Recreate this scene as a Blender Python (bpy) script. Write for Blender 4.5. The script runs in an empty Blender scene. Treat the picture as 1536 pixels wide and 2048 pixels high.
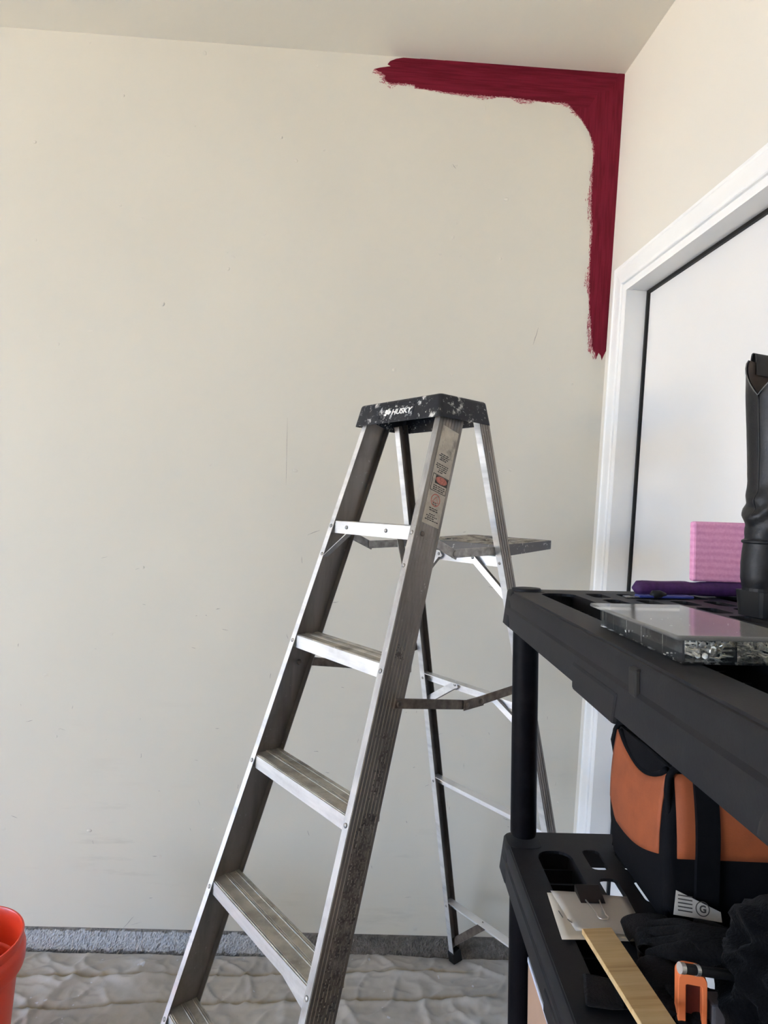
import bpy, bmesh, math, random
import numpy as np
from mathutils import Vector, Matrix, noise

random.seed(7)
SC = bpy.context.scene
COL = SC.collection

# ------------------------------------------------------------------ camera
F_PX = 1276.0
ROLL = 0.0486
CAM = Vector((0, 0, 1.485))
fy = Vector(((653 - 768) / F_PX, (1022 - 1024) / F_PX, 1.0)).normalized()   # room depth axis seen by the camera
fx = Vector((math.cos(ROLL), math.sin(ROLL), 0))
fx = (fx - fy * fx.dot(fy)).normalized()
fz = fx.cross(fy)
if fz.y > 0:
    fz = -fz
right = Vector((fx.x, fy.x, fz.x)); down = Vector((fx.y, fy.y, fz.y)); fwd = Vector((fx.z, fy.z, fz.z))
cam_d = bpy.data.cameras.new('camera')
cam_d.sensor_fit = 'VERTICAL'
cam_d.sensor_height = 36.0
cam_d.lens = 36.0 * F_PX / 2048
cam_d.clip_start = 0.02
cam = bpy.data.objects.new('camera', cam_d)
COL.objects.link(cam)
rot = Matrix((right, -down, -fwd)).transposed().to_4x4()
cam.matrix_world = Matrix.Translation(CAM) @ rot
SC.camera = cam

# ------------------------------------------------------------------ light
SC.view_settings.view_transform = 'Standard'
SC.view_settings.look = 'None'
SC.view_settings.gamma = 1.0
SC.view_settings.use_curve_mapping = False
SC.view_settings.exposure = 1.66
world = bpy.data.worlds.new('sky')
SC.world = world
world.use_nodes = True
wn = world.node_tree
wn.nodes.clear()
w_out = wn.nodes.new('ShaderNodeOutputWorld')
w_bg = wn.nodes.new('ShaderNodeBackground')
w_tc = wn.nodes.new('ShaderNodeTexCoord')
w_sep = wn.nodes.new('ShaderNodeSeparateXYZ')
w_ramp = wn.nodes.new('ShaderNodeValToRGB')
w_ramp.color_ramp.elements[0].color = (0.54, 0.71, 1.0, 1)
w_ramp.color_ramp.elements[1].color = (0.36, 0.54, 1.0, 1)
wn.links.new(w_tc.outputs['Generated'], w_sep.inputs[0])
wn.links.new(w_sep.outputs['Z'], w_ramp.inputs[0])
wn.links.new(w_ramp.outputs[0], w_bg.inputs['Color'])
w_bg.inputs['Strength'].default_value = 6.4
wn.links.new(w_bg.outputs[0], w_out.inputs[0])

sun_d = bpy.data.lights.new('sun', 'SUN')
sun_d.energy = 48.0
sun_d.angle = math.radians(0.6)
sun_d.color = (1.0, 0.89, 0.70)
sun = bpy.data.objects.new('sun', sun_d)
COL.objects.link(sun)
sun.rotation_euler = Vector((-0.35, 0.45, -0.82)).to_track_quat('-Z', 'Y').to_euler()
sun.location = (-8, -4, 8)

LX = -8.2            # side of the room where the big garage door stands open
portal_d = bpy.data.lights.new('garage_opening_portal', 'AREA')
portal_d.shape = 'RECTANGLE'
portal_d.size = 5.2
portal_d.size_y = 2.6
portal_d.cycles.is_portal = True
portal = bpy.data.objects.new('garage_opening_portal', portal_d)
COL.objects.link(portal)
portal.rotation_euler = (math.radians(90), 0, math.radians(-90))
portal.location = (LX, -1.7, 1.3)

# ------------------------------------------------------------------ helpers
def link(o, parent=None):
    COL.objects.link(o)
    if parent is not None:
        o.parent = parent
    return o

def thing(name, label, cat, loc=(0, 0, 0), group=None):
    o = bpy.data.objects.new(name, None)
    o.empty_display_size = 0.05
    o.location = loc
    link(o)
    o['label'] = label; o['category'] = cat
    if group: o['group'] = group
    return o

def tag(o, label, cat, group=None):
    o['label'] = label; o['category'] = cat
    if group: o['group'] = group
    return o

def rootloc(p):
    v = Vector((0, 0, 0))
    while p is not None:
        v += Vector(p.location)
        p = p.parent
    return v

def mesh_obj(name, verts, faces, mat, parent=None, smooth=False, kind=None, loc=None):
    """verts in world space; they are stored relative to the parent (or to loc)."""
    me = bpy.data.meshes.new(name)
    off = rootloc(parent) if parent is not None else (Vector(loc) if loc is not None else Vector((0, 0, 0)))
    vs = [(v[0] - off[0], v[1] - off[1], v[2] - off[2]) for v in verts]
    me.from_pydata(vs, [], faces)
    me.validate()
    bm = bmesh.new(); bm.from_mesh(me)
    bmesh.ops.recalc_face_normals(bm, faces=bm.faces)
    bm.to_mesh(me); bm.free()
    if smooth:
        me.polygons.foreach_set('use_smooth', [True] * len(me.polygons))
    me.materials.append(mat)
    o = bpy.data.objects.new(name, me)
    if loc is not None and parent is None:
        o.location = loc
    link(o, parent)
    if kind: o['kind'] = kind
    return o

def smooth_by_angle(o, deg=35):
    me = o.data
    bm = bmesh.new(); bm.from_mesh(me)
    for f in bm.faces: f.smooth = True
    for e in bm.edges:
        if len(e.link_faces) == 2:
            e.smooth = e.calc_face_angle(0) < math.radians(deg)
    bm.to_mesh(me); bm.free()
    return o

def bevel(o, w=0.002, seg=2, deg=30):
    m = o.modifiers.new('bevel', 'BEVEL'); m.width = w; m.segments = seg
    m.limit_method = 'ANGLE'; m.angle_limit = math.radians(deg)
    m.harden_normals = False
    return o

class MB:
    def __init__(s): s.v = []; s.f = []
    def add(s, vs, fs):
        n = len(s.v); s.v += [tuple(v) for v in vs]; s.f += [tuple(i + n for i in f) for f in fs]; return s
    def hexa(s, p):      # p: 8 points, 0-3 bottom loop, 4-7 top loop
        return s.add(p, [(3, 2, 1, 0), (4, 5, 6, 7), (0, 1, 5, 4), (1, 2, 6, 5), (2, 3, 7, 6), (3, 0, 4, 7)])
    def box(s, a, b, T=lambda x, y, z: (x, y, z)):
        (x0, y0, z0), (x1, y1, z1) = a, b
        return s.hexa([T(*p) for p in ((x0, y0, z0), (x1, y0, z0), (x1, y1, z0), (x0, y1, z0), (x0, y0, z1), (x1, y0, z1), (x1, y1, z1), (x0, y1, z1))])
    def loft(s, rings, cap=True, closed=True):
        n = len(rings[0]); base = len(s.v)
        for r in rings: s.v += [tuple(p) for p in r]
        for i in range(len(rings) - 1):
            for j in range(n if closed else n - 1):
                k = (j + 1) % n
                s.f.append((base + i * n + j, base + i * n + k, base + (i + 1) * n + k, base + (i + 1) * n + j))
        if cap:
            s.f.append(tuple(base + j for j in reversed(range(n))))
            s.f.append(tuple(base + (len(rings) - 1) * n + j for j in range(n)))
        return s
    def tube(s, path, r, seg=8, cap=True):
        path = [Vector(p) for p in path]; rings = []
        rr = r if isinstance(r, (list, tuple)) else [r] * len(path)
        up = None
        for i, p in enumerate(path):
            d = (path[min(i + 1, len(path) - 1)] - path[max(i - 1, 0)]).normalized()
            if up is None:
                up = Vector((0, 0, 1)) if abs(d.z) < .9 else Vector((1, 0, 0))
            a = (up - d * up.dot(d)).normalized(); b = d.cross(a); up = a
            rings.append([p + (a * math.cos(t) + b * math.sin(t)) * rr[i] for t in [2 * math.pi * k / seg for k in range(seg)]])
        return s.loft(rings, cap)
    def cyl(s, a, b, r, seg=16, r2=None):
        return s.tube([a, b], [r, r if r2 is None else r2], seg)
    def build(s, name, mat, parent=None, **k):
        return mesh_obj(name, s.v, s.f, mat, parent, **k)

def rivet(name, pos, nrm, r, mat, parent, h=0.0025):
    n = Vector(nrm).normalized(); p = Vector(pos)
    a = n.orthogonal().normalized(); b = n.cross(a); seg = 12
    rings = [[p + (a * math.cos(t) + b * math.sin(t)) * rr + n * hh for t in [2 * math.pi * k / seg for k in range(seg)]]
             for rr, hh in ((r, -0.0005), (r, h * .4), (r * .8, h * .85), (r * .4, h))]
    o = MB().loft(rings).build(name, mat, parent, smooth=True)
    return o

def plate(name, outer, holes, t, T, mat, parent):
    """flat plate with holes; outer/holes 2-D loops, T maps (a, b, h) to world, thickness t downwards"""
    bm = bmesh.new(); edges = []
    for loop in [outer] + holes:
        vs = [bm.verts.new((p[0], p[1], 0)) for p in loop]
        for i in range(len(vs)):
            edges.append(bm.edges.new((vs[i], vs[(i + 1) % len(vs)])))
    bmesh.ops.triangle_fill(bm, use_beauty=True, use_dissolve=False, edges=edges)
    bm.verts.index_update()
    top = [v.co.copy() for v in bm.verts]; fs = [tuple(v.index for v in f.verts) for f in bm.faces]
    bound = [(e.verts[0].index, e.verts[1].index) for e in bm.edges if len(e.link_faces) == 1]
    bm.free(); n = len(top)
    verts = [T(p.x, p.y, 0) for p in top] + [T(p.x, p.y, -t) for p in top]
    faces = fs + [tuple(i + n for i in reversed(f)) for f in fs] + [(a, b, b + n, a + n) for a, b in bound]
    return mesh_obj(name, verts, faces, mat, parent)

def rrect(x0, y0, x1, y1, r, seg=4):
    out = []
    for cx, cy, a0 in ((x1 - r, y1 - r, 0), (x0 + r, y1 - r, 90), (x0 + r, y0 + r, 180), (x1 - r, y0 + r, 270)):
        for k in range(seg + 1):
            a = math.radians(a0 + 90 * k / seg)
            out.append((cx + r * math.cos(a), cy + r * math.sin(a)))
    return out

def text_mesh(name, body, size, mat, parent, O, X, Y, thick=0.0006, shear=0.0, bold=0.0, sx=1.0):
    cu = bpy.data.curves.new(name, 'FONT'); cu.body = body; cu.size = size; cu.extrude = thick
    cu.shear = shear; cu.offset = bold; cu.align_x = 'LEFT'; cu.resolution_u = 3
    tmp = bpy.data.objects.new(name, cu); COL.objects.link(tmp)
    dg = bpy.context.evaluated_depsgraph_get(); dg.update()
    me = bpy.data.meshes.new_from_object(tmp.evaluated_get(dg))
    COL.objects.unlink(tmp); bpy.data.objects.remove(tmp)
    X = Vector(X).normalized(); Y = Vector(Y).normalized(); N = X.cross(Y); O = Vector(O) - rootloc(parent)
    for v in me.vertices:
        c = v.co; v.co = O + X * c.x * sx + Y * c.y + N * c.z
    me.materials.clear(); me.materials.append(mat)
    o = bpy.data.objects.new(name, me); link(o, parent)
    return o

# ------------------------------------------------------------------ materials
class NT:
    def __init__(s, name):
        s.m = bpy.data.materials.new(name); s.m.use_nodes = True; s.t = s.m.node_tree
        s.b = s.t.nodes['Principled BSDF']; s.co = s.t.nodes.new('ShaderNodeTexCoord')
    def n(s, typ, **k):
        nd = s.t.nodes.new(typ)
        for a, v in k.items(): setattr(nd, a, v)
        return nd
    def l(s, a, b): s.t.links.new(a, b)
    def noise(s, scale, detail=4, rough=.55, vec=None, sc3=None):
        nd = s.n('ShaderNodeTexNoise'); nd.inputs['Scale'].default_value = scale
        nd.inputs['Detail'].default_value = detail; nd.inputs['Roughness'].default_value = rough
        src = vec or s.co.outputs['Object']
        if sc3:
            mp = s.n('ShaderNodeMapping'); mp.inputs['Scale'].default_value = sc3; s.l(src, mp.inputs[0]); src = mp.outputs[0]
        s.l(src, nd.inputs['Vector']); return nd.outputs['Fac']
    def ramp(s, fac, stops):
        nd = s.n('ShaderNodeValToRGB'); e = nd.color_ramp.elements
        while len(e) < len(stops): e.new(.5)
        for i, (p, c) in enumerate(stops):
            e[i].position = p; e[i].color = (*c, 1) if len(c) == 3 else c
        s.l(fac, nd.inputs[0]); return nd.outputs[0]
    def mix(s, fac, a, b, mode='MIX'):
        nd = s.n('ShaderNodeMix', data_type='RGBA', blend_type=mode)
        for sock, v in ((nd.inputs[0], fac), (nd.inputs[6], a), (nd.inputs[7], b)):
            if hasattr(v, 'is_output'): s.l(v, sock)
            elif isinstance(v, (int, float)): sock.default_value = v
            else: sock.default_value = (*v, 1)
        return nd.outputs[2]
    def bump(s, h, strength=.2, dist=.002, prev=None):
        nd = s.n('ShaderNodeBump'); nd.inputs['Strength'].default_value = strength; nd.inputs['Distance'].default_value = dist
        s.l(h, nd.inputs['Height'])
        if prev is not None: s.l(prev, nd.inputs['Normal'])
        s.l(nd.outputs[0], s.b.inputs['Normal']); return nd.outputs[0]
    def set(s, **k):
        for a, v in k.items():
            sock = s.b.inputs[a.replace('_', ' ')]
            if hasattr(v, 'is_output'): s.l(v, sock)
            elif isinstance(v, tuple): sock.default_value = (*v, 1)
            else: sock.default_value = v
        return s

def simple(name, col, rough=.5, metal=0.0, nscale=40, amt=.15, bump=0.0, bscale=200, **k):
    m = NT(name)
    f = m.noise(nscale)
    c2 = tuple(x * (1 - amt) for x in col); c1 = tuple(min(1, x * (1 + amt)) for x in col)
    m.set(Base_Color=m.ramp(f, [(.3, c2), (.7, c1)]), Roughness=rough, Metallic=metal, **k)
    if bump: m.bump(m.noise(bscale), bump, .001)
    return m.m

def mat_wall(name, col, scuff=True):
    m = NT(name)
    big = m.noise(1.3, 2)
    base = m.ramp(big, [(.3, tuple(c * .97 for c in col)), (.7, tuple(min(1, c * 1.02) for c in col))])
    if scuff:
        sc = m.noise(2.0, 6, .7, sc3=(1.2, 1, 9))
        gate = m.noise(2.6, 2)
        a = m.ramp(sc, [(.56, (0, 0, 0)), (.70, (1, 1, 1))])
        b = m.ramp(gate, [(.47, (0, 0, 0)), (.62, (.55, .55, .55))])
        sp = m.n('ShaderNodeSeparateXYZ'); m.l(m.co.outputs['Object'], sp.inputs[0])
        low = m.ramp(sp.outputs['Z'], [(.35, (1, 1, 1)), (.95, (.06, .06, .06))])      # rubbed mostly below hip height
        base = m.mix(m.mix(1.0, m.mix(1.0, a, b, 'MULTIPLY'), low, 'MULTIPLY'), base, tuple(c * .78 for c in col))
    m.set(Base_Color=base, Roughness=.55)
    m.b.inputs['Specular IOR Level'].default_value = .35
    fine = m.noise(260, 3)
    b1 = m.bump(fine, .10, .0008)
    vo = m.n('ShaderNodeTexVoronoi'); vo.inputs['Scale'].default_value = 9
    wob = m.n('ShaderNodeMapping'); wob.inputs['Scale'].default_value = (1, 1, 1.3); m.l(m.co.outputs['Object'], wob.inputs[0]); m.l(wob.outputs[0], vo.inputs['Vector'])
    pop = m.ramp(vo.outputs['Distance'], [(.02, (1, 1, 1)), (.075, (0, 0, 0))])
    g2 = m.ramp(m.noise(3.3, 1), [(.54, (0, 0, 0)), (.6, (1, 1, 1))])
    sc2 = m.noise(30, 4)
    mm = m.mix(1.0, m.mix(1.0, pop, g2, 'MULTIPLY'), sc2, 'MULTIPLY')
    b2 = m.bump(mm, .55, .004, b1)
    drag = m.noise(60, 2, sc3=(.25, 1, 1))
    m.bump(drag, .06, .001, b2)
    return m.m

WALL_C = (.668, .641, .566)
M_wall = mat_wall('painted_drywall', WALL_C)
M_rwall = mat_wall('painted_drywall_right', (.68, .65, .585), scuff=False)
M_ceil = mat_wall('painted_ceiling', (.80, .765, .675), scuff=False)
M_trim = simple('white_gloss_trim', (.83, .83, .82), .32, nscale=6, amt=.02, bump=.05, bscale=60)
M_door = simple('white_semi_gloss_door', (.735, .725, .71), .30, nscale=4, amt=.015, bump=.03, bscale=30)
M_black_rubber = simple('black_weatherstrip', (.012, .011, .010), .5, amt=.2, Specular_IOR_Level=.25)

def mat_paint():
    m = NT('burgundy_wall_paint')
    at = m.n('ShaderNodeAttribute', attribute_name='thin')
    st = m.n('ShaderNodeAttribute', attribute_name='streak_light')
    deep = m.ramp(st.outputs['Fac'], [(.2, (.115, .0065, .0155)), (.8, (.180, .0115, .0270))])
    m.set(Base_Color=m.mix(at.outputs['Fac'], deep, (.62, .30, .32)), Roughness=.6)
    m.b.inputs['Specular IOR Level'].default_value = .12
    return m.m
M_paint = mat_paint()

def mat_alu(name, col=(.60, .585, .555), rough=.36, dirt=.5, axis=(1, 1, .12), metal=.85, spots=.5):
    m = NT(name)
    f = m.noise(22, 5, .6, sc3=axis)
    base = m.ramp(f, [(.25, tuple(c * .62 for c in col)), (.55, col), (.8, tuple(min(1, c * 1.12) for c in col))])
    d = m.noise(7, 6, .68)
    dm = m.ramp(d, [(.50, (0, 0, 0)), (.68, (dirt, dirt, dirt))])
    base = m.mix(dm, base, (.17, .145, .115))
    sp = m.noise(95, 3, .6)
    gate = m.noise(10, 2)
    sm = m.mix(1.0, m.ramp(sp, [(.66, (0, 0, 0)), (.70, (1, 1, 1))]), m.ramp(gate, [(.5, (0, 0, 0)), (.62, (spots,) * 3)]), 'MULTIPLY')
    base = m.mix(sm, base, (.72, .70, .66))
    r = m.ramp(f, [(.3, (rough + .14,) * 3), (.7, (rough - .04,) * 3)])
    m.set(Base_Color=base, Metallic=metal, Roughness=r)
    m.bump(m.noise(140, 4, sc3=axis), .12, .0008)
    return m.m
M_alu = mat_alu('worn_aluminium', (.42, .40, .38), .46, .6, (1, 1, .12), .6, .5)
M_alu_b = mat_alu('bright_aluminium', (.80, .795, .79), .38, .22, (.12, .12, 1), .6, .8)  # paler copy: light caught by flanges and risers is put into the colour
M_alu_d = mat_alu('dirty_shaded_aluminium', (.25, .226, .20), .42, .7, (1, 1, .10), .80, .30)  # dirt, plus the shaded look of the rail webs put into the base colour
M_tread = mat_alu('dirty_tread_aluminium', (.50, .47, .41), .5, .8, (1, 1, 1), .55, .5)
M_steel = simple('dull_steel', (.33, .31, .285), .45, .8, nscale=60, amt=.35)
M_rust = simple('rusty_steel', (.15, .12, .095), .55, .55, nscale=50, amt=.45, bump=.1, bscale=160)

def mat_spatter(name, col, amt_lo=.57, amt_hi=.63, white=(.66, .65, .62), rough=.42):
    m = NT(name)
    a = m.noise(28, 8, .72); b = m.noise(130, 4, .6); g = m.noise(9, 2)
    s1 = m.ramp(a, [(amt_lo, (0, 0, 0)), (amt_hi, (.8, .8, .8))])
    s2 = m.mix(1.0, m.ramp(b, [(.62, (0, 0, 0)), (.67, (.9, .9, .9))]), m.ramp(g, [(.42, (0, 0, 0)), (.6, (1, 1, 1))]), 'MULTIPLY')
    f = m.mix(1.0, s1, s2, 'LIGHTEN')
    haze = m.noise(14, 5, .6)
    base = m.mix(m.ramp(haze, [(.35, (0, 0, 0)), (.75, (.07, .07, .08))]), col, (.22, .22, .24))
    m.set(Base_Color=m.mix(f, base, white), Roughness=rough)
    m.b.inputs['Specular IOR Level'].default_value = .25
    m.bump(f, .25, .001)
    return m.m
M_cap = mat_spatter('black_plastic_with_paint_spatter', (.0075, .0085, .012), .575, .635)
M_tray_top = mat_spatter('paint_crusted_plastic', (.10, .09, .08), .44, .52, (.50, .47, .41), .7)
M_tray = mat_spatter('grey_plastic_with_paint_drips', (.13, .128, .128), .63, .67, (.60, .59, .56))
M_white_print = simple('white_lettering', (.72, .71, .68), .5, nscale=160, amt=.25)

def mat_label():
    m = NT('worn_paper_label')
    a = m.noise(45, 6, .7); b = m.noise(16, 5, .65, sc3=(1, 1, .6))
    base = m.ramp(a, [(.3, (.42, .37, .30)), (.7, (.60, .55, .46))])
    base = m.mix(m.ramp(b, [(.58, (0, 0, 0)), (.66, (.8, .8, .8))]), base, (.20, .175, .15))
    m.set(Base_Color=base, Roughness=.7); m.bump(a, .2, .0006); return m.m
M_label = mat_label()
M_ink = simple('faded_black_print', (.045, .04, .035), .7, amt=.3)
M_red_ink = simple('faded_red_print', (.50, .17, .13), .7, nscale=220, amt=.35)

def mat_residue():
    m = NT('dark_label_residue')
    a = m.noise(60, 6, .7, sc3=(1, 1, .8)); b = m.noise(180, 3)
    m.set(Base_Color=m.ramp(a, [(.38, (.05, .043, .036)), (.52, (.13, .11, .09)), (.66, (.27, .24, .20))]), Roughness=.7)
    m.bump(b, .2, .0006); return m.m
M_residue = mat_residue()

def mat_plastic(name, col, rough=.5, bs=320, spec=.5):
    m = NT(name); m.b.inputs['Specular IOR Level'].default_value = spec; f = m.noise(5, 3); h = m.noise(26, 5, .7)
    dust = m.ramp(h, [(.5, (0, 0, 0)), (.8, (.02, .02, .02))])
    m.set(Base_Color=m.mix(dust, m.ramp(f, [(.3, tuple(c * .85 for c in col)), (.7, tuple(c * 1.1 for c in col))]), (.35, .34, .33)), Roughness=rough)
    m.bump(m.noise(bs, 2), .12, .0006); return m.m
M_shelf = mat_plastic('black_resin_plastic', (.0090, .0090, .0105), .55, 320, .24)
M_post = mat_plastic('black_resin_post', (.0030, .0028, .0040), .5, 320, .08)
M_bucket = mat_plastic('orange_red_bucket_plastic', (.80, .058, .022), .34)
for _n in M_bucket.node_tree.nodes:
    if _n.type == 'BSDF_PRINCIPLED':
        _n.inputs['Subsurface Weight'].default_value = .0

def mat_canvas():
    m = NT('canvas_drop_cloth')
    a = m.noise(5, 6, .65); wv = m.noise(420, 2)
    base = m.ramp(a, [(.3, (.37, .355, .33)), (.7, (.52, .50, .475))])
    st = m.n('ShaderNodeAttribute', attribute_name='seam')
    wob = m.ramp(m.noise(14, 4), [(.3, (.45,) * 3), (.6, (1, 1, 1))])
    base = m.mix(m.mix(1.0, st.outputs['Color'], wob, 'MULTIPLY'), base, (.25, .20, .115))
    spot = m.ramp(m.noise(24, 3, .6), [(.68, (0, 0, 0)), (.73, (.6, .6, .6))])
    base = m.mix(spot, base, (.36, .35, .34))
    spot2 = m.ramp(m.noise(31, 2, .6, sc3=(1, 1, 1)), [(.715, (0, 0, 0)), (.74, (.8, .8, .8))])
    base = m.mix(spot2, base, (.62, .66, .74))
    m.set(Base_Color=base, Roughness=.9)
    b1 = m.bump(wv, .18, .0008); m.bump(m.noise(60, 5), .25, .002, b1)
    return m.m
M_canvas = mat_canvas()

def mat_curb():
    m = NT('rough_concrete_curb')
    at = m.n('ShaderNodeAttribute', attribute_name='bare_shade')
    a = m.noise(230, 5, .65); g = m.noise(30, 7, .75)
    paint = m.ramp(a, [(.28, (.42, .43, .44)), (.5, (.66, .67, .69))])
    bare_shade = m.ramp(g, [(.3, (.10, .088, .072)), (.55, (.21, .19, .16)), (.75, (.36, .345, .31))])
    m.set(Base_Color=m.mix(at.outputs['Fac'], paint, bare_shade), Roughness=.9)
    b1 = m.bump(a, 1.0, .007); m.bump(m.noise(60, 4), .6, .008, b1); return m.m
M_curb = mat_curb()
M_floor = simple('garage_concrete', (.46, .45, .44), .8, nscale=4, amt=.15, bump=.2, bscale=80)
M_drive = simple('driveway_concrete', (.50, .42, .30), .9, nscale=2, amt=.1)
M_dark_wall = simple('front_wall_paint', (.60, .57, .52), .8, nscale=3, amt=.1)

# ------------------------------------------------------------------ the room
TH = math.radians(3.0)
WN = Vector((math.sin(TH), math.cos(TH), 0)); WD = 2.16          # back wall plane, seen 3 degrees out of square
WT = Vector((math.cos(TH), -math.sin(TH), 0))                    # along the back wall
def BW(s, z, d=0.0):        # point of the back wall: s along it, d out of it towards the room
    p = WN * (WD - d) + WT * s
    return Vector((p.x, p.y, z))
def rwx(z): return .8851 + .0207 * z                             # right wall leans a little
def RW(d, y, z): return Vector((rwx(z) + d, y, z))
def sx(x):                  # back wall coordinate of a given x
    return (x - WN.x * WD) / WT.x
HC = 3.036
Z0 = .056                   # lower edge of the drywall
YF = -4.8

def slab(name, quad, nrm, t, mat, parent=None):
    n = Vector(nrm).normalized() * t
    mb = MB().hexa([Vector(p) for p in quad] + [Vector(p) + n for p in quad])
    o = mb.build(name, mat, parent); o['kind'] = 'structure'; return o

def xr(z):  # s of the corner on the back wall
    # x = rwx(z) on the back wall
    return sx(rwx(z))
wb = slab('wall_back', [BW(sx(LX) - .2, Z0), BW(xr(Z0) + .02, Z0), BW(xr(HC) + .02, HC + .05), BW(sx(LX) - .2, HC + .05)], WN, .012, M_wall)
# right wall, around the door opening
DY0, DY1, DZ0, DZ1 = 1.045, 1.957, .20, 2.238
YB = 2.20
ro = bpy.data.objects.new('wall_right', None); ro['kind'] = 'structure'; link(ro)
def rpart(y0, y1, z0, z1):
    return slab('wall_panel', [RW(0, y0, z0), RW(0, y1, z0), RW(0, y1, z1), RW(0, y0, z1)], (1, 0, -.0207), .1, M_rwall, ro)
rpart(DY1, YB, 0, HC + .05); rpart(YF, DY0, 0, HC + .05); rpart(DY0, DY1, DZ1, HC + .05); rpart(DY0, DY1, 0, DZ0)
slab('ceiling', [(LX - .1, YF - .1, HC), (1.2, YF - .1, HC), (1.2, 2.9, HC), (LX - .1, 2.9, HC)], (0, 0, 1), .1, M_ceil)
slab('floor', [(LX, YF - .1, -.02), (1.3, YF - .1, -.02), (1.3, 2.9, -.02), (LX, 2.9, -.02)], (0, 0, -1), .1, M_floor)
slab('wall_front', [(LX, YF, -.02), (1.2, YF, -.02), (1.2, YF, HC), (LX, YF, HC)], (0, -1, 0), .1, M_dark_wall)
wl = bpy.data.objects.new('wall_left', None); wl['kind'] = 'structure'; link(wl)
for y0, y1, z0, z1 in ((YF - .1, -4.3, -.02, HC), (.9, 2.9, -.02, HC), (-4.3, .9, 2.6, HC)):
    slab('wall_panel', [(LX, y0, z0), (LX, y1, z0), (LX, y1, z1), (LX, y0, z1)], (-1, 0, 0), .12, M_wall, wl)
dv = slab('floor_driveway', [(-28, -14, -.05), (LX, -14, -.05), (LX, 14, -.05), (-28, 14, -.05)], (0, 0, -1), .1, M_drive)

# concrete curb under the back wall
def make_curb():
    NX, NZ = 1500, 30
    s0, s1 = sx(-2.2), sx(rwx(.05)) + .01
    verts = []; bare_shade = []
    for j in range(NZ + 1):
        for i in range(NX + 1):
            s = s0 + (s1 - s0) * i / NX; t = j / NZ
            if t < .82:
                z = -.02 + (.062 + .02) * (t / .82); d0 = .024 - .020 * t
            else:
                z = .062; d0 = .003 - .016 * (t - .82) / .18
            p = BW(s, z)
            d = d0 + .003 * noise.noise(Vector((s * 60, z * 70, 3))) + .0036 * noise.noise(Vector((s * 210, z * 210, 9))) + .0020 * abs(noise.noise(Vector((s * 420, z * 420, 19))))
            if t >= .82: d = min(d, .002)
            p = BW(s, z, d)
            verts.append(p)
            b = 1 / (1 + math.exp(-(s + .17 + .10 * noise.noise(Vector((s * 9, z * 20, 0)))) * 26))
            b = max(b, .85 if z > .0575 + .006 * noise.noise(Vector((s * 30, 0, 5))) else 0, .7 if z < .001 + .01 * noise.noise(Vector((s * 30, 0, 15))) else 0)  # dark lines under the drywall edge and along the base: shade painted in
            bare_shade.append(b)
    faces = [(j * (NX + 1) + i, j * (NX + 1) + i + 1, (j + 1) * (NX + 1) + i + 1, (j + 1) * (NX + 1) + i) for j in range(NZ) for i in range(NX)]
    o = mesh_obj('trim_1', verts, faces, M_curb)
    a = o.data.attributes.new('bare_shade', 'FLOAT', 'POINT'); a.data.foreach_set('value', bare_shade)
    o['kind'] = 'structure'
make_curb()

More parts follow.
